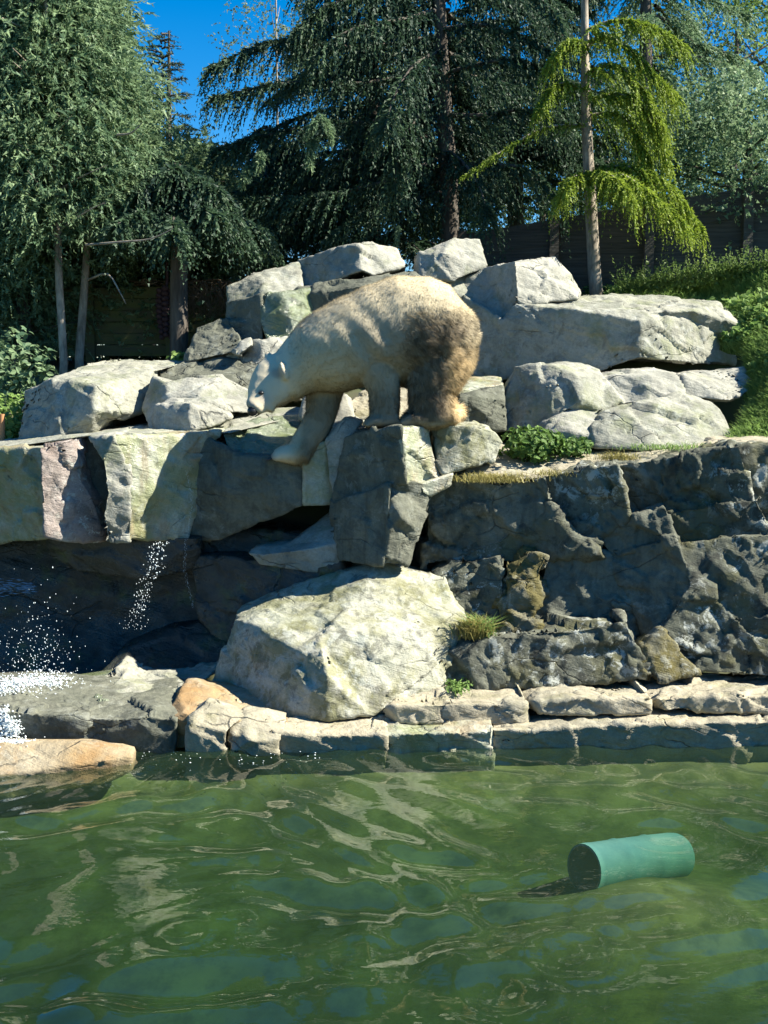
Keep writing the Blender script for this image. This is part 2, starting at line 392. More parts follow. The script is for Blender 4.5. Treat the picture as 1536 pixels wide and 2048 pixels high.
# big boulder in front
P = [(763,1123,9.75),(830,1145,9.75),(888,1160,9.7),(908,1211,9.5),(931,1240,9.25),(880,1385,8.98),(740,1430,8.58),(658,1440,8.48),(572,1442,8.62),(423,1368,9.3),(466,1238,9.45),(556,1192,9.7),(654,1150,9.85),
     (505,1246,9.15),(595,1297,8.72),(642,1275,8.72),(849,1258,9.0),(700,1212,9.25),(655,1350,8.50),(450,1300,9.3),(800,1190,9.45)]
Fc = [(10,11,13),(11,12,17,13),(12,0,20,17),(0,1,20),(1,2,20),(2,3,20),(13,17,15,14),(17,20,16,15),(20,3,4,16),(15,16,5,6),(16,4,5),(14,15,6,18),(18,6,7),(14,18,7,8),(13,14,8,19),(10,13,19),(19,8,9)]
rock('boulder', 'large pale mossy boulder with a sloping lit top standing below the rock column', 'boulder', P, Fc, back=.5, rough=1.)
# ochre boulders on the shore
rock('boulder', 'orange brown rounded boulder at the water edge beside the big boulder', 'ochre',
     [(326,1446,8.35),(359,1392,8.6),(401,1378,8.8),(456,1389,8.8),(535,1425,8.6),(575,1446,8.45),(480,1440,8.25),(372,1425,8.25),(470,1500,8.25),(365,1500,8.3),(330,1500,8.35),(575,1490,8.35)],
     [(0,1,7),(1,2,7),(2,3,6,7),(3,4,6),(4,5,6),(7,6,8,9),(0,7,9,10),(6,5,11,8)], back=.4)
rock('boulder', 'cream block leaning on the front of the orange boulder', 'sandy',
     [(373,1435,8.22),(412,1401,8.3),(488,1432,8.28),(452,1464,8.12),(384,1448,8.12),(448,1512,8.14),(372,1512,8.15)],
     [(0,1,4),(1,2,3,4),(0,4,6),(4,3,5,6)], back=.25)
rock('boulder', 'rounded cream stone on the right end of the orange boulder', 'sandy',
     [(458,1462,8.2),(488,1432,8.3),(540,1430,8.35),(572,1446,8.3),(560,1474,8.14),(496,1482,8.06),(458,1512,8.12),(560,1512,8.15)],
     [(0,1,5),(1,2,4,5),(2,3,4),(0,5,6),(5,4,7,6)], back=.25)
# flat rocks below the cave
rock('flat_rock', 'sloping lit rock slab at the mouth of the cave beside the big boulder', 'upper',
     [(170,1398,8.9),(233,1341,9.5),(300,1338,9.8),(365,1342,9.8),(419,1323,10),(440,1336,9.6),(380,1380,9.0),(300,1412,8.6),(215,1414,8.62),(160,1420,8.7)],
     [(0,1,8,9),(1,2,7,8),(2,3,6,7),(3,4,5,6)], back=.4)
rock('flat_rock', 'flat grey rock on the shore in front of the sloping cave slab', 'smooth',
     [(190,1420,8.55),(230,1402,8.75),(330,1398,8.8),(345,1430,8.45),(340,1446,8.3),(235,1444,8.3),(188,1432,8.4),(340,1480,8.32),(190,1480,8.34)],
     [(0,1,5,6),(1,2,3,5),(3,4,5),(6,5,8),(5,4,7,8)], back=.4)
rock('flat_rock', 'flat wet rock under the splash of the waterfall', 'wet',
     [(-120,1440,8.5),(-100,1385,9.2),(60,1372,9.4),(150,1378,9.2),(190,1398,8.8),(195,1430,8.4),(100,1432,8.3),(20,1432,8.3),(-120,1470,8.3),(195,1470,8.35)],
     [(0,1,7),(1,2,6,7),(2,3,5,6),(3,4,5),(0,7,8),(7,6,5,9,8)], back=.4)
rock('flat_rock', 'low orange streaked rock lapped by the pool water under the splash', 'ochre',
     [(-60,1492,7.95),(60,1488,7.95),(150,1495,7.9),(262,1510,7.88),(210,1522,7.80),(90,1540,7.72),(0,1550,7.68),(-80,1554,7.68),(262,1545,7.9),(210,1570,7.82),(90,1590,7.74),(0,1600,7.70),(-80,1600,7.70)],
     [(0,1,6,7),(1,2,5,6),(2,3,4,5),(4,3,8,9),(5,4,9,10),(6,5,10,11),(7,6,11,12)], back=.2, amp=.5)
# cave
rock('cave_wall', 'dark damp back wall of the cave under the overhanging rock', 'cave',  # its darkness is shade put into the cave stone colour
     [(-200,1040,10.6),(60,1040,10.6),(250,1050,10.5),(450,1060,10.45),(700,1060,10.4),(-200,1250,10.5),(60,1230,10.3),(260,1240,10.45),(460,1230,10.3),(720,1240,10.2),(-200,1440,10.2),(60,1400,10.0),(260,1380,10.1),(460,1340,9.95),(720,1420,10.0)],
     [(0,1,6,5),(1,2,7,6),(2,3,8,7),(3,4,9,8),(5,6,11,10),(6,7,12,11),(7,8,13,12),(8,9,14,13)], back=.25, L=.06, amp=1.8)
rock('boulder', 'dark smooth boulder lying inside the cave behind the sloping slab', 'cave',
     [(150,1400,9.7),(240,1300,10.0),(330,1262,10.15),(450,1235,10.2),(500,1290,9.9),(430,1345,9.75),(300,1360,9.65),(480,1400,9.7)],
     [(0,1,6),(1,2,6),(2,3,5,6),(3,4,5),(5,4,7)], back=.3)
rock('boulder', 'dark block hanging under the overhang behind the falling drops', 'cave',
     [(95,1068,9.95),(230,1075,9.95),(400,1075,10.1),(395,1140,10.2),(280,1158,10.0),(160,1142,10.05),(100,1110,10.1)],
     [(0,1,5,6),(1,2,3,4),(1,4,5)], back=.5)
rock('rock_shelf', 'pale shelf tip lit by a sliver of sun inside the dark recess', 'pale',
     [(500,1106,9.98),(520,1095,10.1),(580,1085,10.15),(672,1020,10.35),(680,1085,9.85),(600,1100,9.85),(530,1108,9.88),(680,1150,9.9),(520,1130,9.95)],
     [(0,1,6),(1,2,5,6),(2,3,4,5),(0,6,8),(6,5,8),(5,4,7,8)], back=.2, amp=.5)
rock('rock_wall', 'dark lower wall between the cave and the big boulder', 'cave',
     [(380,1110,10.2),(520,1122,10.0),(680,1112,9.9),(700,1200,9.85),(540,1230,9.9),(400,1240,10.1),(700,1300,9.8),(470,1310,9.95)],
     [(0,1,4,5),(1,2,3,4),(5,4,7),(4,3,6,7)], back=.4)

# overhanging left block: three faces split by a crack, lit from the right
rock('overhang_rock', 'green stained overhang at the far end of the ledge above the splash', 'algae',
     [(-150,925,9.9),(0,902,9.85),(78,893,9.72),(92,900,9.70),(95,1000,9.75),(92,1075,9.85),(0,985,9.95),(-150,990,10),(0,1085,10.15),(-150,1085,10.2)],
     [(0,1,6,7),(1,2,3,4,6),(6,4,5,8),(7,6,8,9)], back=1.3)
rock('overhang_rock', 'pinkish lichened slab face of the overhang next to the dark crack', 'pink',
     [(82,897,9.475),(140,884,9.650),(152,915,9.685),(168,965,9.720),(192,1010,9.790),(206,1080,9.860),(150,1083,9.720),(90,1072,9.510),(84,985,9.475),(130,985,9.615)],
     [(0,1,2,9,8),(2,3,9),(3,4,9),(4,5,6,9),(8,9,6,7)], back=1.2)
rock('overhang_rock', 'dark recessed sliver in the crack of the overhang', 'smooth',
     [(138,884,10.070),(190,876,10.158),(225,960,10.070),(212,1080,10.070),(190,1020,9.982)], [(0,1,2,4),(2,3,4)], back=.8)
rock('overhang_rock', 'tall pale wedge of the overhang on the lit side of the crack', 'pale',
     [(178,876,9.720),(228,872,9.580),(258,935,9.615),(262,1000,9.650),(258,1082,9.720),(212,1082,9.685),(204,1030,9.580),(214,985,9.545),(205,930,9.545)],
     [(0,1,2,8),(2,3,7,8),(3,4,5,6,7)], back=1.1)
rock('overhang_rock', 'wide green and ochre streaked wet face of the overhang where water runs down', 'algae',
     [(226,873,9.580),(300,872,9.790),(375,868,10.070),(440,862,10.332),(425,900,10.298),(400,985,10.245),(375,1078,10.158),(330,1076,10.000),(258,1080,9.720),(262,985,9.650),(330,985,9.930)],
     [(0,1,10,9),(1,2,4,10),(2,3,4),(4,5,10),(9,10,7,8),(10,5,6,7)], back=1.0)
# centre wall under the ledge
rock('ledge_rock', 'shadowed rock wall under the bear paw and the wet ledge', 'smooth',
     [(365,884,10.22),(420,880,10.24),(445,893,10.14),(475,914,10.08),(545,917,10.06),(606,918,10.06),(608,1012,10.06),(520,1040,10.16),(440,1075,10.22),(365,1080,10.3),(450,985,10.08),(540,985,10.04)],
     [(0,1,10),(1,2,10),(2,3,10),(3,4,11,10),(4,5,6,11),(0,10,8,9),(10,11,7,8),(11,6,7)], back=.9)
rock('ledge_rock', 'green mossy strip of wall lit below the reaching leg', 'algae',
     [(604,900,10.0),(655,880,10.03),(668,960,10.06),(667,1008,10.08),(606,1010,10.06)], [(0,1,2,3,4)], back=.9, amp=.5)
rock('ledge_rock', 'narrow white strip of rock between the mossy wall and the column', 'pale',
     [(652,880,10.0),(690,838,10.05),(722,845,10.05),(700,880,9.98),(680,960,9.99),(670,1003,10.02),(660,960,10.0)], [(0,1,3),(1,2,3),(0,3,4,6),(4,5,6)], back=.9, amp=.5)
# ledge floor: wet top surface towards which the bear steps
rock('ledge_rock', 'wet ledge top running from the grey boulders to the bear', 'upper',
     [(-160,922,10.0),(0,897,9.98),(90,884,9.95),(180,871,9.95),(300,867,10.05),(455,866,10.35),(-160,888,11.4),(0,880,11.3),(110,868,11.2),(300,850,11.2),(480,822,11.2),(640,815,11.2),(760,812,11.2),(600,832,11.0),(700,868,10.1)],
     [(0,1,7,6),(1,2,8,7),(2,3,8),(3,4,9,8),(4,5,10,9),(5,13,11,10),(13,14,12,11)], back=.3, amp=.5)
rock('ledge_rock', 'glistening wet algae covered hump on the ledge in front of the bear muzzle', 'wet',
     [(448,868,10.35),(485,848,10.7),(540,836,10.9),(606,830,11.0),(640,845,10.8),(612,885,10.4),(590,910,10.2),(530,916,10.16),(474,912,10.16),(455,890,10.24)],
     [(0,1,8,9),(1,2,7,8),(2,3,6,7),(3,4,5,6)], back=.5)
# rock column carrying the bear
rock('rock_column', 'tall block with a dark face under the near forepaw', 'smooth',
     [(690,874,9.95),(740,861,9.72),(800,855,9.44),(806,905,9.46),(812,968,9.52),(740,985,9.72),(664,1005,9.98),(676,940,9.95)],
     [(0,1,7),(1,2,3,5,7),(3,4,5),(7,5,6)], back=.9)
rock('rock_column', 'lit greenish side of the block under the hind paw', 'algae',
     [(802,856,9.46),(858,854,9.74),(866,905,9.76),(880,955,9.8),(845,968,9.72),(812,965,9.54),(806,905,9.48)],
     [(0,1,2,6),(2,3,4,5,6)], back=.9)
rock('rock_column', 'upper flat stone under the heel of the bear', 'boulder',
     [(866,858,9.86),(900,851,9.72),(955,851,9.82),(992,862,9.98),(1005,885,10.0),(985,925,9.95),(940,935,9.85),(885,950,9.76),(872,925,9.78)],
     [(0,1,8),(1,2,7,8),(2,3,6,7),(3,4,5,6)], back=.7)
rock('rock_column', 'smooth grey lower block of the column above the big boulder', 'smooth',
     [(664,1005,9.92),(740,980,9.64),(778,968,9.52),(775,1070,9.5),(765,1130,9.5),(680,1120,9.8),(664,1060,9.9)],
     [(0,1,5,6),(1,2,3,4,5)], back=.8)
rock('rock_column', 'broken lower corner of the column catching patches of sun', 'smooth',
     [(770,972,9.62),(808,962,9.56),(850,968,9.66),(862,1000,9.72),(838,1060,9.66),(815,1128,9.6),(768,1130,9.5),(778,1060,9.5),(802,1035,9.46),(820,990,9.62)],
     [(0,1,9,8,7),(1,2,3,9),(9,3,4,8),(8,4,5,6,7)], back=.8)
rock('rock_column', 'small lit green block wedged under the upper flat stone', 'algae',
     [(842,968,9.66),(905,948,9.78),(898,970,9.8),(862,992,9.74),(848,985,9.66)], [(0,1,2,3,4)], back=.5, amp=.5)

# right cliff, block by block (faces turned slightly away from the sun)
def cl(label, mat, pts, faces=None, **k):
    return rock('cliff_block', label, mat, pts, faces or [tuple(range(len(pts)))], **{'back': .7, 'grow': 9., 'taper': 1., 'rough': 1.7, 'amp': 1.25, **k})
cl('smooth dark cliff block right below the dry grass', 'smooth', [(862,992,10.0),(905,955,9.98),(990,968,9.86),(1084,960,9.74),(1100,1023,9.72),(995,1087,9.82),(905,1118,9.92),(850,1130,9.98)], [(0,1,6,7),(1,2,5,6),(2,3,4,5)])
cl('white streaked cliff block in the top row of the cliff', 'cliff', [(1084,956,9.86),(1160,944,9.76),(1232,934,9.62),(1254,1035,9.60),(1198,1068,9.66),(1144,1078,9.72),(1099,1023,9.82)], [(0,1,5,6),(1,2,3,4,5)])
cl('dark notch block in the top row of the cliff', 'smooth', [(1232,934,9.86),(1335,918,9.70),(1336,998,9.68),(1322,1020,9.70),(1256,1036,9.82)])
cl('large lichened block at the top end of the cliff', 'cliff', [(1335,920,9.66),(1402,908,9.60),(1475,894,9.50),(1502,1002,9.46),(1420,1015,9.54),(1331,1024,9.64)], [(0,1,4,5),(1,2,3,4)])
cl('cliff block beyond the crack at the far upper end', 'cliff', [(1475,894,9.68),(1560,890,9.60),(1700,880,9.5),(1700,1040,9.45),(1540,1066,9.5),(1502,1002,9.56)], [(0,1,4,5),(1,2,3,4)])
cl('grey lichen crusted block in the second row of the cliff', 'cliff', [(1331,1024,9.56),(1420,1014,9.48),(1513,1000,9.40),(1545,1068,9.38),(1450,1080,9.44),(1356,1090,9.52)], [(0,1,4,5),(1,2,3,4)])
cl('dark stepped block with a crumbling pale lower edge', 'smooth', [(1198,1070,9.66),(1270,1042,9.58),(1326,1018,9.50),(1350,1076,9.46),(1224,1112,9.60)], [(0,1,4),(1,2,3,4)])
cl('dark dipping block in the second row beside the moss', 'cliff', [(1000,1085,9.84),(1099,1024,9.72),(1145,1077,9.64),(1190,1086,9.60),(1100,1120,9.68),(1003,1122,9.78),(905,1120,9.92)], [(0,1,2,4,5),(2,3,4),(0,5,6)])
cl('rounded knob of rock sticking out of the middle of the cliff', 'cliff', [(1152,1092,9.66),(1180,1079,9.58),(1202,1092,9.56),(1207,1112,9.58),(1180,1122,9.58),(1150,1116,9.64),(1184,1098,9.44)], [(0,1,6),(1,2,6),(2,3,6),(3,4,6),(4,5,6),(5,0,6)], back=.3, grow=2)
cl('lower cliff block with dark wet stains left of the mossy column', 'cliff', [(905,1120,9.82),(1003,1118,9.70),(1003,1268,9.42),(950,1262,9.5),(908,1205,9.62),(870,1150,9.8)], [(0,1,2,3,4),(0,4,5)])
M_MOSSY = stone('brown_mossy_stone', (.22, .22, .18, 1), (.16, .15, .10, 1), moss=.9, moss_c=(.10, .085, .025, 1), lichen=.5, bump=1.)
cl('column of rock covered with brown moss in the lower cliff', M_MOSSY, [(1008,1124,9.66),(1050,1108,9.60),(1096,1116,9.56),(1080,1150,9.50),(1092,1190,9.50),(1066,1225,9.42),(1072,1268,9.36),(1004,1274,9.36),(994,1215,9.48),(1014,1170,9.54),(1045,1185,9.42)], [(0,1,3,9),(1,2,3),(9,3,10),(3,4,10),(4,5,10),(10,5,6,7),(8,10,7),(9,10,8)], amp=2.2, grow=3)
cl('broad dark recessed panel in the lower cliff behind the lower block', 'smooth', [(1098,1118,9.70),(1180,1100,9.62),(1224,1114,9.60),(1254,1184,9.52),(1290,1268,9.46),(1240,1270,9.4),(1062,1270,9.5)], [(0,1,2,3,6),(3,4,5,6)])
cl('dark triangular wedge hanging in the middle of the lower cliff', 'smooth', [(1224,1112,9.62),(1348,1078,9.36),(1384,1172,9.26),(1324,1270,9.22),(1288,1268,9.36),(1252,1184,9.50)], [(0,1,2,5),(2,3,4,5)])
cl('big sloping dark lichened foot of the cliff at the far end', 'cliff', [(1352,1090,9.44),(1450,1082,9.36),(1545,1068,9.28),(1720,1060,9.2),(1720,1345,8.95),(1536,1348,9.0),(1385,1335,9.05),(1322,1272,9.16),(1384,1172,9.22),(1460,1200,9.18)], [(0,1,9,8),(1,2,3,9),(3,4,5,9),(9,5,6,7,8)])
cl('low lichened block at the foot of the cliff above the shore slabs', 'cliff',
   [(885,1310,9.12),(1000,1276,9.08),(1130,1262,9.06),(1242,1248,9.04),(1262,1278,9.0),(1300,1340,9.0),(1245,1356,8.98),(1100,1368,8.98),(954,1380,9.0),(886,1376,9.08),(1000,1262,9.4),(1130,1252,9.4),(1238,1242,9.4)],
   [(0,1,8,9),(1,2,7,8),(2,3,6,7),(3,4,5,6),(10,11,2,1),(11,12,3,2)], back=.3)
cl('small mossy pyramid of rock at the foot of the cliff', M_MOSSY, [(1326,1268,9.12),(1355,1300,9.06),(1395,1346,8.98),(1330,1356,8.94),(1286,1348,8.98),(1290,1300,9.06)], [(0,1,3),(1,2,3),(0,3,4,5)], back=.3)
# sandy top of the cliff
rock('sandy_ledge', 'sandy pinkish top ledge of the cliff with dry grass', 'sandy',
     [(930,968,9.9),(1084,955,9.84),(1232,932,9.80),(1335,917,9.78),(1475,893,9.7),(1700,880,9.6),(930,925,10.2),(1000,935,10.0),(1100,915,10.3),(1240,896,10.5),(1340,885,10.6),(1475,868,10.5),(1700,850,10.4),(1000,890,10.7)],
     [(0,1,7),(0,7,6),(1,2,8,7),(2,3,9,8),(3,4,10,9),(4,5,12,11,10),(6,7,8,13)], back=.6, amp=.6)

# middle rocks on the right bank
rock('boulder', 'smooth tan boulder above the sandy cliff top beside the ivy', 'upper',
     [(1186,895,10.3),(1184,852,10.45),(1216,825,10.6),(1320,798,10.75),(1366,784,10.9),(1424,802,10.85),(1447,830,10.7),(1468,880,10.55),(1390,890,10.3),(1293,898,10.15),(1300,842,10.4),(1400,835,10.55)],
     [(0,1,10,9),(1,2,10),(2,3,10),(3,4,11,10),(4,5,11),(5,6,11),(6,7,8,11),(10,11,8,9)], back=.6)
rock('boulder', 'pale low rock between the ivy and the tan boulder', 'pale',
     [(1080,868,10.5),(1094,848,10.6),(1148,811,10.8),(1202,816,10.85),(1222,832,10.7),(1140,862,10.4),(1130,885,10.4),(1200,870,10.42),(1200,895,10.4)],
     [(0,1,5,6),(1,2,5),(2,3,4,5),(5,4,7),(5,7,8,6)], back=.5)
rock('boulder', 'grey block with a dark face and a lit rounded top above the ivy', 'upper',
     [(990,860,11.1),(1035,736,11.3),(1094,727,11.1),(1107,768,10.85),(1150,750,10.85),(1166,796,10.7),(1130,822,10.68),(1094,860,10.7),(1040,866,10.9),(1166,730,11.3),(1196,742,11.2),(1204,750,11.05),(1245,802,10.95),(1204,824,10.85)],
     [(0,1,2,3,8),(3,4,5,6,7,8),(2,9,10,4,3),(4,10,11,5),(11,12,13,5),(5,13,6)], back=.7)
rock('boulder', 'pale middle block of the terrace with a lit face', 'pale',
     [(1200,752,11.1),(1225,742,11.3),(1300,738,11.5),(1372,750,11.2),(1368,788,10.95),(1300,805,10.85),(1243,806,10.95),(1290,752,11.05)],
     [(0,1,7),(1,2,3,7),(0,7,5,6),(7,3,4,5)], back=.7)
rock('boulder', 'end block of the terrace beside the grass slope', 'pale',
     [(1366,752,11.15),(1385,745,11.4),(1490,736,11.5),(1500,758,11.3),(1498,780,11.1),(1460,800,10.9),(1370,792,11.0)],
     [(0,1,2,3,4),(0,4,5,6)], back=.7)
rock('rock_slab', 'thin mossy step stone behind the hind leg of the bear', 'algae',
     [(890,765,11.3),(950,754,11.6),(1000,756,11.6),(1005,768,11.2),(900,782,11.0),(900,792,11.0),(1005,778,11.2)], [(0,1,2,3,4),(4,3,6,5)], back=.4, amp=.5)
rock('rock_slab', 'second step stone with a dark face behind the hind leg', 'smooth',
     [(880,792,10.95),(1005,772,11.1),(1010,800,10.95),(1010,860,10.9),(880,860,10.75),(920,792,10.75)], [(0,1,2,5),(5,2,3,4)], back=.5)
# tan rock and bits behind the legs of the bear
rock('boulder', 'tan rock seen between the legs of the bear', 'sandy', [(690,855,10.6),(700,800,10.9),(735,782,11.0),(800,765,11.1),(830,800,10.9),(840,860,10.6),(760,860,10.45)], [(0,1,6),(1,2,6),(2,3,4,6),(4,5,6)], back=.5)
rock('boulder', 'white rock behind the elbow of the reaching leg', 'pale', [(600,838,10.75),(612,790,10.9),(665,785,10.8),(692,792,10.7),(712,850,10.45),(690,880,10.3),(640,860,10.5)], [(0,1,2,6),(2,3,4,5,6)], back=.5)

# upper rocks
rock('boulder', 'huge upper slab with a flat lit top and yellow stained corner', 'upper',
     [(1040,608,12.1),(1157,594,12.6),(1300,594,12.7),(1440,602,12.5),(1478,650,12.2),(1384,622,11.9),(1293,626,11.75),(1150,620,11.8),(1279,645,11.6),(1279,715,11.55),(1200,742,11.7),(1143,735,11.8),(1375,638,11.95),(1472,685,12.3),(1467,728,12.2),(1360,724,11.75),(1010,640,12.1),(930,590,12.5),(920,770,12.3),(1040,755,12.0)],
     [(0,1,7),(1,2,6,7),(2,3,5,6),(3,4,13,5),(7,6,8),(7,8,9,10,11),(6,5,12,8),(5,13,12),(8,12,15,9),(12,13,14,15),(0,7,16),(16,7,11,19),(17,16,19,18)], back=.8)
rock('boulder', 'upper boulder with a bright cracked lit face beside the bear rump', 'pale',
     [(905,572,12.7),(971,538,12.7),(1030,523,12.3),(1107,515,12.7),(1158,585,12.5),(1152,598,12.35),(1045,608,12.1),(1035,600,12.1),(940,650,12.5),(1010,640,12.3)],
     [(0,1,9,8),(1,2,7,9),(2,3,4,5,6,7),(7,6,9)], back=.7)
rock('boulder', 'rounded pale boulder on the very top of the rock pile', 'pale',
     [(828,540,12.8),(838,505,12.7),(908,478,12.75),(955,483,12.9),(973,533,12.75),(908,558,12.5),(840,560,12.5),(885,510,12.5)],
     [(0,1,7,6),(1,2,7),(2,3,4,7),(7,4,5,6)], back=.7)
rock('boulder', 'long topmost boulder with a grey face and bright end facet', 'pale',
     [(598,520,13.0),(660,502,12.8),(716,492,12.55),(735,486,12.7),(792,497,12.9),(808,533,12.7),(745,550,12.45),(722,540,12.4),(660,562,12.6),(600,578,12.9)],
     [(0,1,8,9),(1,2,7,8),(2,3,4,5,6,7)], back=.7)
rock('boulder', 'dark slab with a thin lit edge running behind the back of the bear', 'smooth',
     [(560,600,12.6),(600,575,12.4),(720,556,12.2),(832,543,12.3),(842,552,12.2),(720,572,12.0),(598,590,12.2),(850,650,12.2),(640,700,12.15),(620,660,12.2)],
     [(0,1,6),(1,2,5,6),(2,3,4,5),(6,5,9),(5,4,7,8,9)], back=.7)
rock('boulder', 'shaded block of rock behind the rump of the bear under the rounded top boulder', 'upper',
     [(800,600,12.6),(830,552,12.75),(905,556,12.7),(965,545,12.9),(975,640,12.5),(960,720,12.3),(800,720,12.2)], [(0,1,2,6),(2,3,4,5,6)], back=.6)
rock('boulder', 'grey slab on the slope below the long topmost boulder', 'upper',
     [(452,572,12.9),(507,546,12.9),(600,525,13.0),(604,580,12.6),(525,592,12.4),(456,612,12.7),(520,552,12.75)], [(0,1,6),(1,2,3,6),(0,6,4,5),(6,3,4)], back=.6)
rock('boulder', 'dark blocky rock beside the wet mossy stone', 'smooth',
     [(455,608,12.5),(524,588,12.2),(524,680,12.1),(470,690,12.2),(455,650,12.4)], back=.6, faces=[(0,1,2,3,4)])
rock('boulder', 'shiny wet mossy stone with water running over it above the bear head', 'wet',
     [(518,592,12.25),(560,586,12.15),(632,580,12.3),(640,590,12.3),(600,650,12.0),(586,672,11.95),(536,680,11.98),(522,650,12.05),(575,610,12.0)],
     [(0,1,8,7),(1,2,3,8),(3,4,8),(8,4,5,6,7)], back=.5)
rock('boulder', 'dark sloping slab at the lower end of the upper rocks by the fence', 'smooth',
     [(370,722,12.0),(394,655,12.4),(452,635,12.4),(478,672,12.0),(480,700,11.8),(380,722,11.9)], back=.6, faces=[(0,1,2,5),(2,3,4,5)])
rock('boulder', 'grey block with a square lit face just behind the bear head', 'pale',
     [(425,705,12.0),(470,690,12.0),(524,684,11.75),(598,665,12.0),(600,690,11.9),(578,700,11.8),(524,722,11.68),(540,800,11.5),(400,760,11.8),(620,800,11.6)],
     [(0,1,2,6,8),(2,3,4,5,6),(6,5,9,7),(8,6,7)], back=.5)
rock('boulder', 'small jagged lit stone perched on the dark rocks behind the head', 'pale',
     [(466,704,11.7),(480,682,11.7),(500,676,11.75),(502,690,11.65),(478,708,11.6)], back=.2, faces=[(0,1,4),(1,2,3,4)], amp=.6)
rock('boulder', 'low dark sloping rock between the left boulders and the head of the bear', 'smooth',
     [(320,745,11.8),(380,722,12.0),(440,705,12.0),(540,735,11.6),(530,800,11.3),(430,760,11.4),(330,770,11.5)], back=.5, faces=[(0,1,5,6),(1,2,5),(2,3,4,5)])
# left boulders
rock('boulder', 'broad boulder with a dark cracked end and a yellow lit flank', 'upper',
     [(34,892,11.1),(52,782,11.3),(106,759,11.1),(193,773,10.72),(190,822,10.65),(110,880,10.7),(175,728,12.0),(233,721,12.3),(330,724,12.3),(385,722,12.2),(305,744,11.5),(300,790,11.35),(285,822,11.2),(215,842,10.95),(170,876,10.75)],
     [(0,1,2,5),(2,3,4,5),(2,6,10,3),(6,7,10),(7,8,9,10),(3,10,11,4),(4,11,12,13,14),(4,14,5)], back=.5)
rock('boulder', 'rear grey boulder of the pair with a jagged dark crest and bright end', 'pale',
     [(286,815,11.1),(308,752,11.2),(332,766,11.0),(375,757,11.1),(432,752,11.1),(470,768,11.15),(505,788,11.1),(505,825,10.9),(420,822,10.72),(395,790,10.8),(340,795,10.85),(300,860,10.8)],
     [(0,1,2,10,11),(2,3,9,10),(3,4,9),(4,5,8,9),(5,6,7,8),(10,9,8,11)], back=.5)
rock('boulder', 'front grey boulder of the pair with a dark face and pale cracked side', 'pale',
     [(300,864,10.8),(312,812,10.8),(342,795,10.85),(410,792,10.8),(442,798,10.75),(380,806,10.5),(374,830,10.46),(383,860,10.4),(460,834,10.6),(420,852,10.46)],
     [(0,1,5,6,7),(1,2,5),(2,3,5),(3,4,5),(5,4,8,9,6),(6,9,7)], back=.4)

# ------------------------------------------------------------------ the bear: lofts joined into one skin
def loft(rings, Yc=None, seg=28, axis_fix=None):
    """rings: (px, py, radius_px, half_depth_m, Y). Elliptical sections across the limb's own direction."""
    C = [at(r[0], r[1], r[4]) for r in rings]
    V, Fq = [], []
    for i, r in enumerate(rings):
        a, b_ = C[max(0, i-1)], C[min(len(C)-1, i+1)]
        t = (b_-a).normalized(); dep = Vector((0, 1, 0)); dep = (dep - t*dep.dot(t)).normalized()
        if axis_fix is not None: u = Vector(axis_fix); t = dep.cross(u)
        else: u = t.cross(dep).normalized()
        ru = r[2]*r[4]/F
        for k in range(seg):
            th = 2*math.pi*k/seg; V.append(C[i] + u*(math.cos(th)*ru) + dep*(math.sin(th)*r[3]))
    n = len(rings)
    for i in range(n-1):
        for k in range(seg):
            Fq.append((i*seg+k, i*seg+(k+1) % seg, (i+1)*seg+(k+1) % seg, (i+1)*seg+k))
    V.append(C[0]); V.append(C[-1]); a, z = len(V)-2, len(V)-1
    for k in range(seg):
        Fq.append((a, (k+1) % seg, k)); Fq.append((z, (n-1)*seg+k, (n-1)*seg+(k+1) % seg))
    return V, Fq
YB = 10.0
def shift(rings, dx, dy, Y, s=1.):
    return [(r[0]+dx, r[1]+dy, r[2]*s, r[3]*s, Y) for r in rings]
torso = [(948,664,18,.08,YB),(943,662,42,.17,YB),(926,666,72,.29,YB),(895,669,97,.37,YB),(850,664,107,.40,YB),(800,662,107,.40,YB),(752,671,97,.39,YB),(702,687,88,.37,YB),(660,703,82,.35,YB-.01),(628,716,72,.31,YB-.02),
         (603,731,59,.25,YB-.03),(582,747,50,.21,YB-.05),(562,762,45,.185,YB-.06)]
head = [(584,740,40,.15,YB-.02),(564,750,46,.175,YB-.05),(548,765,46,.175,YB-.10),(536,779,42,.155,YB-.15),(527,791,35,.118,YB-.195),(520,801,28,.09,YB-.23),(514,810,24,.08,YB-.255),(508,817,21,.072,YB-.28),(505,821,14,.05,YB-.29)]
YN, YF = YB-.17, YB+.2
hind = [(884,660,70,.16,YN+.06),(878,700,66,.19,YN+.02),(872,735,60,.18,YN),(865,762,51,.155,YN-.02),(860,785,43,.135,YN-.03),(862,812,43,.13,YN-.03),(866,836,44,.13,YN-.03),(868,850,40,.11,YN-.03)]
hfoot = [(917,834,11,.05,YN-.03),(905,834,17,.09,YN-.03),(870,836,18,.125,YN-.03),(835,838,16,.13,YN-.04),(813,841,13,.115,YN-.04),(803,844,8,.08,YN-.04)]
fore = [(735,680,58,.15,YN+.08),(748,715,54,.18,YN+.02),(760,748,42,.16,YN),(767,780,32,.13,YN-.01),(768,810,30,.12,YN-.01),(767,832,29,.115,YN-.01),(768,850,24,.10,YN-.01)]
ffoot = [(796,839,11,.07,YN-.02),(785,839,16,.10,YN-.02),(760,841,16,.12,YN-.03),(742,843,14,.11,YN-.03),(729,847,8,.08,YN-.03)]
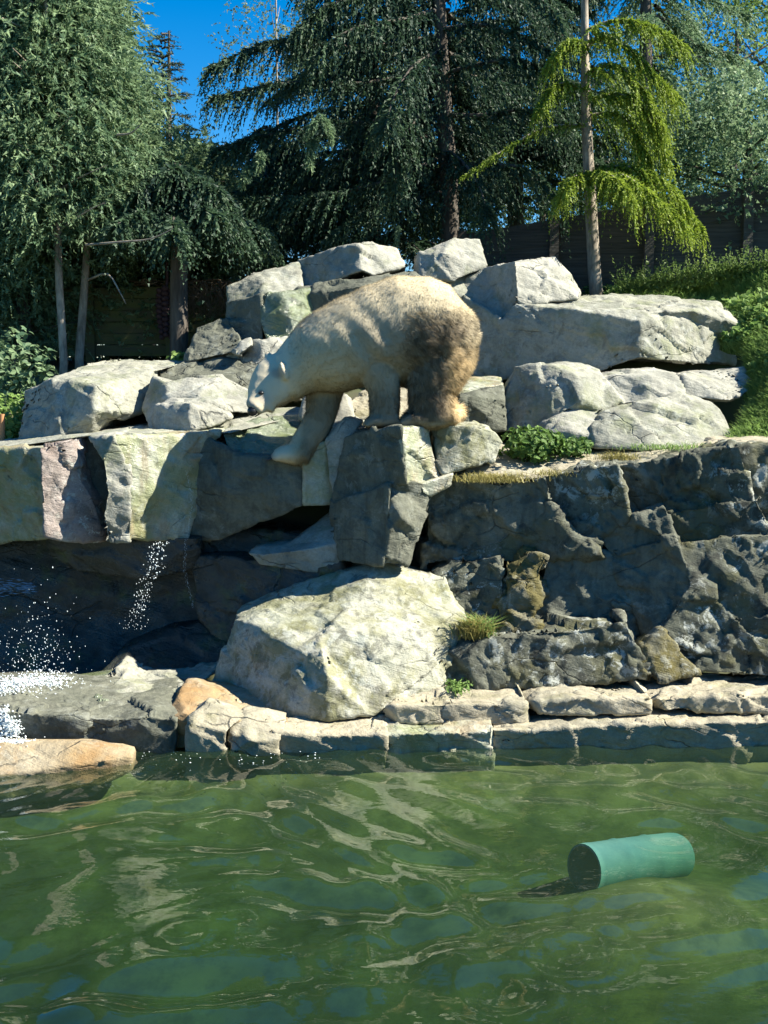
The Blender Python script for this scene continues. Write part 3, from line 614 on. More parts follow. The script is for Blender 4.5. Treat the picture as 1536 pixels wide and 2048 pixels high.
reach = [(655,730,46,.16,YF-.06),(651,768,40,.15,YF-.04),(646,800,34,.13,YF-.05),(640,832,31,.12,YF-.07),(628,860,31,.115,YF-.1),(611,886,29,.115,YF-.13),(600,905,28,.12,YF-.16),(584,910,22,.12,YF-.17),(565,909,16,.11,YF-.17),(550,910,10,.085,YF-.17)]
allV, allF = [], []
parts = [loft(torso), loft(head), loft(hind), loft(hfoot, axis_fix=(0,0,1)), loft(shift(hind, 4, -4, YF+.02)), loft(shift(hfoot, 6, -6, YF+.02), axis_fix=(0,0,1)),
         loft(fore), loft(ffoot, axis_fix=(0,0,1)), loft(reach)]
def blob(c, rx, ry, rz, seg=16, rot=0):
    V, Fq = [], []
    cr, sr = math.cos(rot), math.sin(rot)
    for i in range(seg+1):
        ph = math.pi*i/seg
        for k in range(seg):
            th = 2*math.pi*k/seg
            x, y, z = rx*math.sin(ph)*math.cos(th), ry*math.sin(ph)*math.sin(th), rz*math.cos(ph)
            V.append(Vector(c)+Vector((x*cr-z*sr, y, x*sr+z*cr)))
    for i in range(seg):
        for k in range(seg): Fq.append((i*seg+k, i*seg+(k+1) % seg, (i+1)*seg+(k+1) % seg, (i+1)*seg+k))
    return V, Fq
# toes, shoulder, ears, cheek, tail
for k in range(5):
    d = -.09+.045*k
    parts.append(blob(at(806, 845, YN-.04)+Vector((.004*abs(k-2)*2, d, 0)), .04, .024, .026))
    parts.append(blob(at(733, 849, YN-.03)+Vector((.004*abs(k-2)*2, d*.9, 0)), .04, .023, .026))
    parts.append(blob(at(553, 911, YF-.17)+Vector((.004*abs(k-2)*2, d*.9, -.005)), .055, .025, .036))
parts.append(blob(at(718, 690, YB-.2), .26, .17, .30, rot=.3))
parts.append(blob(at(640, 680, YB), .2, .25, .17, rot=-.6))
parts.append(blob(at(561, 790, YB-.08), .08, .14, .07, rot=-.8))
parts.append(blob(at(536, 812, YB-.2), .07, .08, .045, rot=-.75))
parts.append(blob(at(946, 676, YB), .045, .05, .08))
for sy, px, py in ((-1, 571, 742), (1, 538, 722)):
    c = at(px, py, YB-.06)+Vector((0, sy*.20 if sy < 0 else .08, 0))
    parts.append(blob(c, .036, .06, .085, rot=.3))
for V, Fq in parts:
    o0 = len(allV); allV += V; allF += [tuple(i+o0 for i in f) for f in Fq]
me = bpy.data.meshes.new('tmp'); me.from_pydata([v[:] for v in allV], [], allF); me.update()
tmp = bpy.data.objects.new('tmp', me); COL.objects.link(tmp)
bm = bmesh.new(); bm.from_mesh(me); bmesh.ops.recalc_face_normals(bm, faces=bm.faces[:]); bm.to_mesh(me); bm.free()
md = tmp.modifiers.new('r', 'REMESH'); md.mode = 'VOXEL'; md.voxel_size = .0125
sm = bpy.data.meshes.new_from_object(tmp.evaluated_get(bpy.context.evaluated_depsgraph_get()))
bpy.data.objects.remove(tmp); bpy.data.meshes.remove(me)
bm = bmesh.new(); bm.from_mesh(sm); bpy.data.meshes.remove(sm)
for _ in range(5): bmesh.ops.smooth_vert(bm, verts=bm.verts[:], factor=.5, use_axis_x=True, use_axis_y=True, use_axis_z=True)
bmesh.ops.triangulate(bm, faces=bm.faces[:]); bm.normal_update()
BV = np.array([v.co[:] for v in bm.verts]); BN = np.array([v.normal[:] for v in bm.verts]); BF = np.array([[v.index for v in f.verts] for f in bm.faces]); bm.free()

def pix(V):                                # where a point of the bear lies along its body (picture coordinates of the side view)
    d = V-np.array([0, 0, H]); f = d[:, 1]*CP - d[:, 2]*SP; u = d[:, 1]*SP + d[:, 2]*CP
    return 768+F*d[:, 0]/f, 1024-F*u/f
def sstep(a, b, x): t = np.clip((x-a)/(b-a), 0, 1); return t*t*(3-2*t)
# skin relief: folds behind the shoulder, fur clumps on the rump
bx, by = pix(BV)
fold = np.exp(-((bx-735)/55)**2-((by-680)/60)**2)
fl = (bx-700)*.78-(by-640)*.62
BV = BV + BN*(.011*fold*np.sin(fl/7.5) + .006*fbm(BV*7, 3, 4) + .012*fbm(BV*3, 2, 9))[:, None]
def fur_color(V, n):
    x, y = pix(V)
    cream = np.array([.50, .43, .295]); head_c = np.array([.57, .50, .36]); dirt = np.array([.235, .195, .145]); ochre = np.array([.60, .46, .27]); grey = np.array([.29, .255, .19])
    c = np.repeat(cream[None], len(V), 0)
    nz = fbm(V*4.0, 4, 31)*.5
    def put(col, m): nonlocal c; m = np.clip(m, 0, 1)[:, None]; c = c*(1-m)+col*m
    put(grey, sstep(650, 760, x)*sstep(600, 660, y)*.75)
    near = sstep(YB+.12, YB-.1, V[:, 1])
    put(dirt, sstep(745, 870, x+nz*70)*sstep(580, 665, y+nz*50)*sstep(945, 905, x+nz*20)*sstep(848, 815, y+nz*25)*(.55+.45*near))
    put(ochre, sstep(880, 910, x)*sstep(660, 740, y))
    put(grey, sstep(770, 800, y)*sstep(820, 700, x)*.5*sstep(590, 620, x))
    put(head_c, sstep(600, 570, x))
    put(np.array([.18, .17, .165]), sstep(518, 500, x-.35*(y-800))*sstep(790, 812, y)*.65)          # grey muzzle bridge
    put(np.array([.10, .09, .09]), sstep(.014, .006, np.hypot((x-522)/600, (y-786)/600))*.8)           # dark eye rim
    put(np.array([.30, .24, .2]), sstep(.030, .010, np.hypot((x-556)/700, (y-746)/500))*.6*sstep(YB-.05, YB-.15, V[:, 1]))  # shadow cast by the ear, painted into the fur colour
    put(np.array([.09, .085, .085]), sstep(826, 833, y+.15*(x-520))*sstep(548, 536, x)*.85)
    put(np.array([.33, .30, .27]), np.exp(-((x-527)/14)**2-((y-797)/12)**2)*.6)
    c = c*(1-.30*sstep(755, 800, y)*sstep(850, 800, x)*sstep(585, 612, x))[:, None]  # legs: shade put into the fur by darkening its colour
    c = c*(1+.10*nz[:, None])
    return np.clip(np.concatenate([c, np.ones((len(V), 1))], 1), 0, 1)

b = NB('bear_skin'); a = b.n('Attribute'); a.attribute_name = 'fur'; p = b.n('BsdfPrincipled'); p.inputs['Roughness'].default_value = .9
p.inputs['Specular IOR Level'].default_value = .15; b.l(a.outputs['Color'], p.inputs['Base Color'])
bp = b.n('Bump'); bp.inputs['Strength'].default_value = .2; bp.inputs['Distance'].default_value = .012
b.l(b.noise(60, 4, .7, b.scaled((.5, 1, 1))), bp.inputs['Height']); b.l(bp.outputs[0], p.inputs['Normal'])
M_SKIN = b.surf(p.outputs[0])
b = NB('bear_fur'); a = b.n('Attribute'); a.attribute_name = 'fur'
p = b.n('BsdfDiffuse'); b.l(a.outputs['Color'], p.inputs['Color']); t = b.n('BsdfTranslucent'); b.l(a.outputs['Color'], t.inputs['Color'])
m = b.n('MixShader'); m.inputs[0].default_value = .3; b.l(p.outputs[0], m.inputs[1]); b.l(t.outputs[0], m.inputs[2]); M_FUR = b.surf(m.outputs[0])
M_BLACK = simple('black_nose', (.012, .011, .011, 1), .35, spec=.5)
M_CLAW = simple('dark_claw', (.05, .045, .04, 1), .4)
foot_z = float(BV[:, 2].min())
bear = empty('polar_bear', (at(780, 700, YB).x, YB, float(at(860, 852, YN).z)))
tag(bear, 'dirty cream polar bear stepping down from a rock column onto the wet ledge', 'bear')
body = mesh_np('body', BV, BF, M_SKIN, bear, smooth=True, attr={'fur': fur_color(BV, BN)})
# fur strands
tri = BV[BF]; ar = np.linalg.norm(np.cross(tri[:, 1]-tri[:, 0], tri[:, 2]-tri[:, 0]), axis=1)
NS = 170000
ti = RNG.choice(len(BF), NS, p=ar/ar.sum()); uv = RNG.random((NS, 2)); k = uv.sum(1) > 1; uv[k] = 1-uv[k]
w3 = np.stack([1-uv.sum(1), uv[:, 0], uv[:, 1]], 1)[:, :, None]
R0 = (tri[ti]*w3).sum(1); Nn = (BN[BF][ti]*w3).sum(1); Nn /= np.linalg.norm(Nn, axis=1)[:, None]
x, y = pix(R0)
comb = np.stack([np.where(x < 600, .8, .55), np.zeros(NS), np.where(x < 600, .3, -.75)], 1)
comb[y > 780] = (.25, 0, -1)
clump = np.stack([vnoise(R0*22+5*k, 40+k) for k in range(3)], 1)
rump = sstep(790, 840, x)*sstep(600, 640, y)
comb = comb + clump*(.06+.75*rump)[:, None]
comb -= Nn*(comb*Nn).sum(1)[:, None]
D = comb + Nn*(.22+.34*rump)[:, None] + RNG.normal(0, .2, (NS, 3)); D /= np.linalg.norm(D, axis=1)[:, None]
ln = np.where(x < 575, .013, .025)*(1+.9*rump)*RNG.uniform(.6, 1.3, NS); ln *= np.where((y > 838) & (x > 700), .5, 1); ln += .016*sstep(775, 800, y)*sstep(845, 820, y)+.022*sstep(870, 890, y)*sstep(585, 600, x)*sstep(700, 650, x)
ln *= 1-.75*sstep(560, 520, x)
ln += .028*sstep(890, 915, x)*sstep(680, 720, y)*sstep(835, 800, y) + .02*(sstep(655, 640, x-.6*(930-y))*0)
side = np.cross(D, RNG.normal(0, 1, (NS, 3))); side /= np.linalg.norm(side, axis=1)[:, None]
gn = (np.cross(side, D)*Nn).sum(1); side[gn < 0] *= -1
wd = (.0016+.0009*rump)[:, None]
R0 = R0 - Nn*.003
FV = np.stack([R0-side*wd, R0+side*wd, R0+D*ln[:, None]], 1).reshape(-1, 3)
fc = fur_color(R0, Nn); fc[:, :3] *= RNG.uniform(.74, 1.24, (NS, 1))*(1+(.10+.42*rump)*vnoise(R0*np.array([26, 26, 34]), 77))[:, None]; fc = np.clip(fc, 0, 1)  # shading between the rump clumps is painted into the strand colour
fo = mesh_np('fur', FV, np.arange(NS*3), M_FUR, body, smooth=True, attr={'fur': np.repeat(fc, 3, 0)})
fo.data.normals_split_custom_set_from_vertices(np.repeat(Nn*.75+D*.25, 3, 0).tolist()); fo['kind'] = 'stuff'
# eyes, nose, claws
def small(name, c, r, mat, parent, sc=(1, 1, 1), seg=12, rot=0):
    V, Fq = blob(c, r*sc[0], r*sc[1], r*sc[2], seg, rot)
    return mesh_np(name, np.array([v[:] for v in V]), np.array(Fq), mat, parent, smooth=True, fsize=4)
def surf_y(px, py, side=-1):
    q = np.hypot(bx-px, by-py); sel = q < 5; sel &= BV[:, 1] < YB-.18 if side < 0 else BV[:, 1] > YB-.1
    return float(BV[sel, 1].mean()) if sel.any() else YB-.2
small('eye', at(522, 786, surf_y(522, 786)), .019, M_BLACK, body, (1.2, .8, .8))
e2 = at(514, 784, YB-.2); e2.y = YB-.09; small('eye', e2, .014, M_BLACK, body, (1, .8, .8))
small('nose', at(505, 822, YB-.29), .06, M_BLACK, body, (.75, .75, .72))
ml = at(517, 829, surf_y(517, 829)+.01); small('mouth', ml, .03, M_BLACK, body, (1.4, .35, .22), rot=.55)
for (px, py, Yc) in ((797, 849, YN-.04), (723, 853, YN-.03), (539, 916, YF-.17)):
    for k in range(5):
        small('claw', at(px, py, Yc)+Vector((-.006+.006*abs(k-2), -.09+.045*k, -.006)), .022, M_CLAW, body, (1.4, .36, .42), 8, .35)

# ------------------------------------------------------------------ trees
def tube(path, rad, seg=8):
    path = [Vector(p) for p in path]; n = len(path); V = []
    for i, p in enumerate(path):
        t = (path[min(n-1, i+1)]-path[max(0, i-1)]).normalized()
        u = t.cross(Vector((.31, .9, .17))).normalized(); v = t.cross(u); r = rad[i]
        for k in range(seg):
            a = 2*math.pi*k/seg; V.append((p+u*(math.cos(a)*r)+v*(math.sin(a)*r))[:])
    Fq = [(i*seg+k, i*seg+(k+1) % seg, (i+1)*seg+(k+1) % seg, (i+1)*seg+k) for i in range(n-1) for k in range(seg)]
    return np.array(V), np.array(Fq)
def join(lst):
    Vs, Fs, o = [], [], 0
    for V, Fq in lst: Vs.append(V); Fs.append(Fq+o); o += len(V)
    return np.concatenate(Vs), np.concatenate(Fs)
def bez(pts, n):
    """smooth polyline through points"""
    P = np.array([p[:] for p in pts]); t = np.linspace(0, len(P)-1, n); i = np.clip(t.astype(int), 0, len(P)-2); f = (t-i)[:, None]
    g = lambda k: P[np.clip(k, 0, len(P)-1)]
    a, b_, c, d = g(i-1), g(i), g(i+1), g(i+2)
    return .5*((2*b_)+(-a+c)*f+(2*a-5*b_+4*c-d)*f*f+(-a+3*b_-3*c+d)*f**3)

def sprays(S, D, ln, droop, K, leaf, wid, spread, rng, flat=0., tint=None, taper=.5):
    """S,D: branchlet starts and directions; K leaf blades along each. returns verts (N*K*3) and tint"""
    N = len(S); t = (np.arange(K)+rng.random((N, K)))/K
    D = D/np.linalg.norm(D, axis=1)[:, None]
    P = S[:, None]+D[:, None]*(ln[:, None]*t)[..., None]; P[..., 2] -= droop[:, None]*ln[:, None]*t*t
    T = np.repeat(D[:, None], K, 1).copy(); T[..., 2] -= 2*droop[:, None]*t; T /= np.linalg.norm(T, axis=2)[..., None]
    R = rng.normal(0, 1, (N, K, 3))
    if flat: R[..., 2] *= (1-flat)
    L = T*.8+R*spread; L /= np.linalg.norm(L, axis=2)[..., None]
    sdv = np.cross(L, rng.normal(0, 1, (N, K, 3))); sdv /= np.linalg.norm(sdv, axis=2)[..., None]
    sz = (rng.uniform(.65, 1.3, (N, K))*(1-taper*t))[..., None]
    A = P-sdv*wid*sz; B = P+sdv*wid*sz; C = P+L*leaf*sz
    V = np.stack([A, B, C], 2).reshape(-1, 3)
    ti = (rng.random((N, 1))*.55+rng.random((N, K))*.25+t*.2) if tint is None else tint[:, None]+rng.normal(0, .12, (N, K))
    return V, np.repeat(np.clip(ti, 0, 1).ravel(), 3)

GT = {
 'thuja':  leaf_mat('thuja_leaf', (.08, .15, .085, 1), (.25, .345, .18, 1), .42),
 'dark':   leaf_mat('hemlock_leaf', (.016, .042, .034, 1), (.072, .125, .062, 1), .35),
 'lit':    leaf_mat('young_fir_leaf', (.09, .16, .018, 1), (.27, .35, .045, 1), .42),
 'bush':   leaf_mat('broad_leaf', (.08, .15, .045, 1), (.21, .29, .08, 1), .45),
 'blue':   leaf_mat('blue_spruce_leaf', (.022, .046, .036, 1), (.075, .105, .07, 1), .2),
 'birch':  leaf_mat('birch_leaf', (.12, .16, .08, 1), (.24, .28, .16, 1), .45),
 'grass':  leaf_mat('grass_blade', (.11, .20, .05, 1), (.28, .41, .12, 1), .48),
 'dry':    leaf_mat('dry_grass_blade', (.25, .22, .07, 1), (.40, .36, .14, 1), .35),
 'ivy':    leaf_mat('ivy_leaf', (.045, .10, .02, 1), (.13, .22, .05, 1), .3),
}
def make_tree(name, label, trunk, rad, limbs, crown, mat, bark=M_BARK, group=None, lrad=.03, leafset=None):
    """trunk: path; limbs: list of polylines; crown: (verts, tint)"""
    root = empty(name, trunk[0]); tag(root, label, 'tree', group)
    V, Fq = tube(bez(trunk, 14), np.interp(np.linspace(0, 1, 14), np.linspace(0, 1, len(rad)), rad), 10)
    V, Fq = join([(V, Fq)]+[tube(l, np.linspace(lrad, lrad*.25, len(l)), 5) for l in limbs])
    mesh_np('trunk', V, Fq, bark, root, smooth=True, fsize=4)
    V, ti = crown
    mesh_np('crown', V, np.arange(len(V)), GT[mat], root, attr={'tint': ti})
    return root

def hang_crown(limbs, rng, per_m, ln, leaf, wid, K=16, droop=(.5, 1.1), spread=.42, side=.9, tip_tint=0.):
    S, D, Ls, Dr, T = [], [], [], [], []
    for l in limbs:
        l = np.asarray(l); seg = np.linalg.norm(np.diff(l, axis=0), axis=1); tot = seg.sum(); n = max(4, int(tot*per_m))
        u = rng.random(n)**.8; cum = np.concatenate([[0], np.cumsum(seg)])/tot
        P = np.stack([np.interp(u, cum, l[:, k]) for k in range(3)], 1)
        i = np.clip(np.searchsorted(cum, u)-1, 0, len(seg)-1); tg = np.diff(l, axis=0)[i]; tg /= np.linalg.norm(tg, axis=1)[:, None]
        hz = np.cross(tg, [0, 0, 1]); hz /= np.linalg.norm(hz, axis=1)[:, None]+1e-6
        sg = rng.choice([-1, 1], n)[:, None]
        d = tg*rng.uniform(.3, .9, n)[:, None]+hz*sg*rng.uniform(.2, side, n)[:, None]+rng.normal(0, .15, (n, 3))
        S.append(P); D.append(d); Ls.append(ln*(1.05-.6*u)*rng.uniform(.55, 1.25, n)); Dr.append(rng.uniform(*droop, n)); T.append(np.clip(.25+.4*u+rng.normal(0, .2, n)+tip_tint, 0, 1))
    S, D, Ls, Dr, T = map(np.concatenate, (S, D, Ls, Dr, T))
    return sprays(S, D, Ls, Dr, K, leaf, wid, spread, rng, tint=T)
def cat2(*c): return np.concatenate([a[0] for a in c]), np.concatenate([a[1] for a in c])

def conifer_limbs(base, Ht, R, z0, n, rng, droop=.25, up=.1, prof=1.0, az=None):
    out = []
    for k in range(n):
        f = (k+rng.random())/n; z = z0+(Ht-z0)*f; a = rng.uniform(0, 2*math.pi) if az is None else rng.uniform(*az)
        L = R*(1-f)**prof*rng.uniform(.7, 1.1)+.12
        t = np.linspace(0, 1, 6)[:, None]; d = np.array([math.cos(a), math.sin(a), 0])
        l = np.array(base)+np.array([0, 0, z])+d*L*t; l[:, 2] += (up*t-droop*t*t)[:, 0]*L
        out.append(l)
    return out
def bushy_crown(base, cz, R, Hh, ncl, per, rng, leaf, wid, K=8, ln=.3, droop=(.2, .7), clsz=.3, shell=.45, spread=.6, prof=None):
    """clumped volume crown: clusters of sprays on an ellipsoid/column"""
    S, D, T = [], [], []
    for k in range(ncl):
        f = rng.random(); a = rng.uniform(0, 2*math.pi); rr = (prof(f) if prof else math.sqrt(max(0, 1-(2*f-1)**2)))*R*(1-shell*rng.random()**1.6)
        c = np.array(base)+np.array([math.cos(a)*rr, math.sin(a)*rr, cz+f*Hh]); n = per
        s = c+rng.normal(0, clsz, (n, 3))*np.array([1, 1, .8])
        d = np.array([math.cos(a), math.sin(a), .15])+rng.normal(0, .55, (n, 3)); S.append(s); D.append(d); T.append(np.clip(rng.normal(.45, .22)+rng.normal(0, .15, n), 0, 1))
    S, D, T = np.concatenate(S), np.concatenate(D), np.concatenate(T)
    return sprays(S, D, ln*rng.uniform(.5, 1.3, len(S)), rng.uniform(*droop, len(S)), K, leaf, wid, spread, rng, tint=T)
def gz(x, y): return float(ground_z(np.array([[x]]), np.array([[y]]))[0, 0])
def on_ground(px, Y, py=760):
    p = at(px, py, Y); return Vector((p.x, Y, gz(p.x, Y)-.05))

r = np.random.default_rng(101)
# left: thuja-like trees with pale thin trunks
def thuja(label, px, Y, Ht, R, trunk_pts, rad, ncl, bark, seed, z0=.5, per=22):
    rr = np.random.default_rng(seed); b0 = on_ground(px, Y)
    tp = [b0]+[at(*q) for q in trunk_pts]
    prof = lambda f: (1-f)**.85*min(1, .55+f*2.2)
    top = Ht
    cr = bushy_crown(b0+Vector((-.05, .42, 0)), z0, R, top-z0, ncl, per, rr, .095, .017, K=13, ln=.30, droop=(.25, .9), clsz=.17, shell=.55, spread=.42, prof=prof)
    lm = conifer_limbs(b0, top*.92, R*.9, z0, 40, rr, droop=.1, up=.35, prof=.7)
    return make_tree('thuja_tree', label, tp, rad, lm, cr, 'thuja', bark, 'feathery evergreens beside the fence', lrad=.014)
thuja('feathery evergreen with the longer pale straight trunk in front of the fence', 170, 13.4, 4.5, 1.1, [(158,735,13.4),(170,560,13.4),(176,420,13.4),(172,200,13.4),(176,20,13.4)], [.055, .05, .04, .03, .02], 380, M_BARK_PALE, 1, z0=1.75)
thuja('feathery evergreen with the shorter leaning pale trunk in front of the fence', 112, 13.0, 5.4, 1.1, [(128,748,13.0),(118,560,13.0),(112,380,13.0),(95,150,13.0),(90,-60,13.0)], [.05, .045, .04, .03, .02], 420, M_BARK_PALE, 2, z0=1.6)
thuja('dense feathery evergreen with a dark trunk at the corner of the enclosure', 10, 13.7, 6.2, 1.25, [(48,700,13.7),(40,500,13.7),(30,200,13.7),(20,-80,13.7)], [.09, .08, .06, .03], 480, M_BARK, 3, z0=.35)
thuja('feathery evergreen standing behind the others with a narrow leaning top', 222, 15.0, 3.1, .85, [(228,600,15.0),(226,450,15.0),(224,330,15.0),(222,230,15.0)], [.09, .07, .05, .02], 400, M_BARK, 4, z0=.9)
thuja('low feathery evergreen filling the gap above the fence', 375, 14.6, 2.65, 1.2, [(366,640,14.6),(370,500,14.6),(374,380,14.6)], [.1, .08, .03], 190, M_BARK, 5, z0=1.35)

# slender spruce far behind
def spruce(label, px, Y, pytop, R, seed, mat='blue', n=110, z0=.8, per=26, leaf=.06, ln=.3, group='slender spruces behind the enclosure'):
    rr = np.random.default_rng(seed); b0 = on_ground(px, Y); top = at(px, pytop, Y); Ht = top.z-b0.z
    lm = conifer_limbs(b0, Ht, R, z0, n, rr, droop=.15, up=.25, prof=.8)
    cr = hang_crown(lm, rr, per, ln, leaf, .011, K=14, droop=(-.1, .35), spread=.5)
    return make_tree('spruce_tree', label, [b0, b0.lerp(top, .5), top], [.12, .07, .01], lm, cr, mat, M_BARK, group, lrad=.018)
spruce('slender blue green spruce with a bare tip against the blue sky', 338, 18.5, 62, 1.25, 11, n=120, per=30, ln=.26, leaf=.055)
spruce('small thin spruce tip beside the feathery evergreens', 237, 19.5, 12, 1.1, 12, n=80)
spruce('lower spruce between the slender spruce and the dark hemlock', 445, 18.0, 290, 1.2, 13)

# dark hemlock with drooping layered limbs
rr = np.random.default_rng(55)
def L(*pts, n=12): return bez([at(*p) for p in pts], n)
t0 = on_ground(893, 14.6)
trunk = [t0, at(900,480,14.6), at(896,330,14.6), at(885,150,14.6), at(878,-40,14.6), at(872,-300,14.6)]
limbs = [L((880,70,14.6),(720,95,14.2),(560,80,13.8),(420,135,13.6)), L((880,130,14.6),(740,165,14.1),(580,165,13.7),(425,195,13.5)), L((885,200,14.6),(760,240,14.2),(600,255,13.9),(430,300,13.8)),
         L((885,260,14.6),(760,310,14.3),(620,330,14.2),(480,380,14.2)), L((888,310,14.6),(780,360,14.1),(640,390,13.9),(470,400,13.9)), L((870,-20,14.6),(760,-10,14.2),(660,10,13.8),(590,60,13.6)),
         L((875,20,14.6),(800,40,14.0),(700,60,13.6),(620,120,13.4)), L((885,150,14.6),(950,130,14.3),(1040,120,14.0),(1130,160,13.9)), L((885,230,14.6),(970,230,14.3),(1060,220,14.1),(1140,250,14)),
         L((880,60,14.6),(960,50,14.2),(1040,70,14.0),(1110,110,13.8)), L((890,330,14.6),(980,330,14.2),(1060,340,14.0),(1120,400,13.9)), L((895,380,14.6),(820,400,14.2),(740,420,14),(660,470,14)),
         L((885,100,14.6),(830,130,13.8),(790,190,13.4),(770,260,13.2)), L((885,200,14.6),(840,230,14.0),(800,300,13.7),(790,380,13.6)), L((880,-60,14.6),(980,-50,14.3),(1060,-20,14),(1120,40,13.9)),
         L((893,300,14.6),(930,330,14.0),(960,380,13.8),(975,430,13.7)), L((880,-100,14.6),(780,-110,14.2),(680,-80,13.8),(600,-30,13.6)), L((890,290,14.6),(700,330,15),(560,360,15.2),(430,440,15.2)),
         L((893,360,14.6),(700,400,15.2),(560,430,15.4),(430,470,15.4))]
limbs += conifer_limbs(t0, 7.5, 2.2, 1.9, 34, rr, droop=.35, up=.15, prof=.35, az=(.15, math.pi-.15))
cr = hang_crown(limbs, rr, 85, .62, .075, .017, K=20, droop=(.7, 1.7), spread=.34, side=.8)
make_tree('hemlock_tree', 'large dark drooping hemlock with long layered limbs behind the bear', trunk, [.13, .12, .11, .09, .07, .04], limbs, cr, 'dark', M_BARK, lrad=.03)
# second dark trunk and tree left of it
def dark_tree(label, px, Y, pytop, R, seed, n=60, z0=1.2, per=40, mat='dark', ln=.55, trad=(.14, .1, .02), droop=(.5, 1.3), lw=.012, bark=M_BARK, name='hemlock_tree', group='dark conifers behind the rocks', K=18, az=None):
    rr = np.random.default_rng(seed); b0 = on_ground(px, Y); top = at(px, pytop, Y); Ht = top.z-b0.z
    lm = conifer_limbs(b0, Ht, R, z0, n, rr, droop=.35, up=.12, prof=.6, az=az)
    cr = hang_crown(lm, rr, per*1.5, ln, .075, lw*1.4, K=K, droop=droop, spread=.36)
    return make_tree(name, label, [b0, b0.lerp(top, .5), top], trad, lm, cr, mat, bark, group, lrad=.03)
dark_tree('dark conifer whose thick shaded trunk stands before the fence by the woven hanging', 358, 13.3, 330, 1.0, 61, n=26, z0=1.75, per=60, lw=.018, trad=(.11, .1, .03), name='conifer_tree')
dark_tree('shaded hemlock with hanging twigs behind the long topmost boulder', 745, 16.0, -250, 1.9, 62, n=64)
dark_tree('shaded hemlock behind the dark blocky rocks', 540, 16.5, 250, 1.7, 63, n=44, z0=1.3)
dark_tree('dark hemlock behind the rounded top boulder', 1030, 16.8, -200, 2.2, 64, n=50, z0=1.6)
dark_tree('tall conifer rising above the young lit fir', 1290, 16.5, -300, 1.7, 65, n=36, z0=2.3, per=38, mat='thuja')

# young fir with bright yellow green hanging branches
rr = np.random.default_rng(77)
t0 = on_ground(1196, 13.75)
trunk = [t0, at(1190,560,13.75), at(1182,420,13.75), at(1173,250,13.75), at(1170,100,13.75), at(1168,-120,13.75)]
limbs = [L((1172,100,13.75),(1200,70,13.55),(1250,90,13.35),(1310,150,13.25),(1350,190,13.25)), L((1172,110,13.75),(1150,85,13.55),(1125,90,13.45),(1105,120,13.35)), L((1172,150,13.75),(1230,130,13.35),(1290,180,13.15),(1330,260,13.15)),
         L((1174,200,13.75),(1250,190,13.35),(1300,240,13.25),(1340,330,13.25)), L((1175,230,13.75),(1240,230,13.45),(1280,280,13.35),(1300,350,13.25)),
         L((1180,350,13.75),(1220,332,13.35),(1290,340,13.15),(1350,380,13.05),(1400,455,13.05)), L((1180,355,13.75),(1230,345,13.15),(1280,370,12.85),(1340,420,12.75),(1370,450,12.75)), L((1180,355,13.75),(1160,350,13.25),(1140,360,13.05),(1125,385,12.95)),
         L((1180,355,13.75),(1210,345,13.05),(1240,365,12.75),(1270,400,12.65)), L((1175,250,13.75),(1090,255,13.35),(1000,305,13.15),(925,355,13.05)),
         L((1174,180,13.75),(1130,165,13.45),(1100,180,13.35),(1075,220,13.25)), L((1172,60,13.75),(1230,40,13.45),(1300,50,13.25),(1370,90,13.25))]
cr = cat2(hang_crown(limbs[:9], rr, 130, .44, .055, .0135, K=24, droop=(.6, 1.5), spread=.36, side=.7, tip_tint=.15), hang_crown(limbs[9:10], rr, 90, .16, .04, .010, K=14, droop=(.3, .8), spread=.4),
          hang_crown(limbs[10:], rr, 110, .38, .055, .0135, K=22, droop=(.6, 1.4), spread=.36, side=.7))
make_tree('fir_tree', 'young fir with bright yellow green drooping branches and a pale trunk by the dark fence', trunk, [.085, .08, .07, .06, .05, .03], limbs, cr, 'lit', M_BARK_PALE, lrad=.016)

# broadleaf trees beyond the fence
def broad(label, px, Y, py_c, R, Hh, seed, mat='bush', ncl=150, per=26, leaf=.075, wid=.028, name='broadleaf_tree', group='broadleaf trees beyond the fence'):
    rr = np.random.default_rng(seed); b0 = on_ground(px, Y); c = at(px, py_c, Y); cz = c.z-b0.z-Hh/2
    cr = bushy_crown(b0, cz, R, Hh, ncl, per, rr, leaf, wid, K=7, ln=.28, droop=(0, .5), clsz=.24, shell=.7, spread=.8)
    lm = []
    for k in range(9):
        a = rr.uniform(0, 6.28); z = cz+Hh*rr.uniform(.1, .7); t = np.linspace(0, 1, 5)[:, None]
        lm.append(np.array(b0)+np.array([0, 0, z])+np.array([math.cos(a)*R*.8, math.sin(a)*R*.8, Hh*.2])*t)
    top = Vector((b0.x, b0.y, b0.z+cz+Hh*.8))
    th_ = name == 'birch_tree'
    return make_tree(name, label, [b0, b0.lerp(top, .5), top], (.05, .035, .01) if th_ else (.11, .08, .03), lm, cr, mat, M_BARK_PALE if th_ else M_BARK, group, lrad=.012 if th_ else .03)
broad('loose light green tree with sky gaps beyond the fence', 1450, 20, 200, 1.6, 3.6, 81, ncl=80)
broad('light green tree showing through below the young fir', 1290, 21, 300, 1.7, 2.8, 82, ncl=110)
broad('bluish wispy tree at the far upper corner', 1540, 22, 60, 1.5, 4.2, 83, mat='blue', ncl=55)
broad('pale birch crown high above the dark hemlock', 560, 27, 20, 1.3, 3.6, 84, mat='birch', ncl=44, per=18, name='birch_tree', group=None)
broad('dense dark leafy bush tree spilling over the end of the fence', 1480, 14.5, 325, 1.15, 1.5, 85, mat='thuja', ncl=150, leaf=.06, wid=.025)
broad('green tree filling the gap behind the shaded hemlocks', 850, 22, 330, 2.4, 3.5, 86, mat='bush', ncl=120)
broad('green leafy tree behind the small feathery evergreen', 300, 21, 470, 2.2, 2.6, 87, mat='thuja', ncl=130)
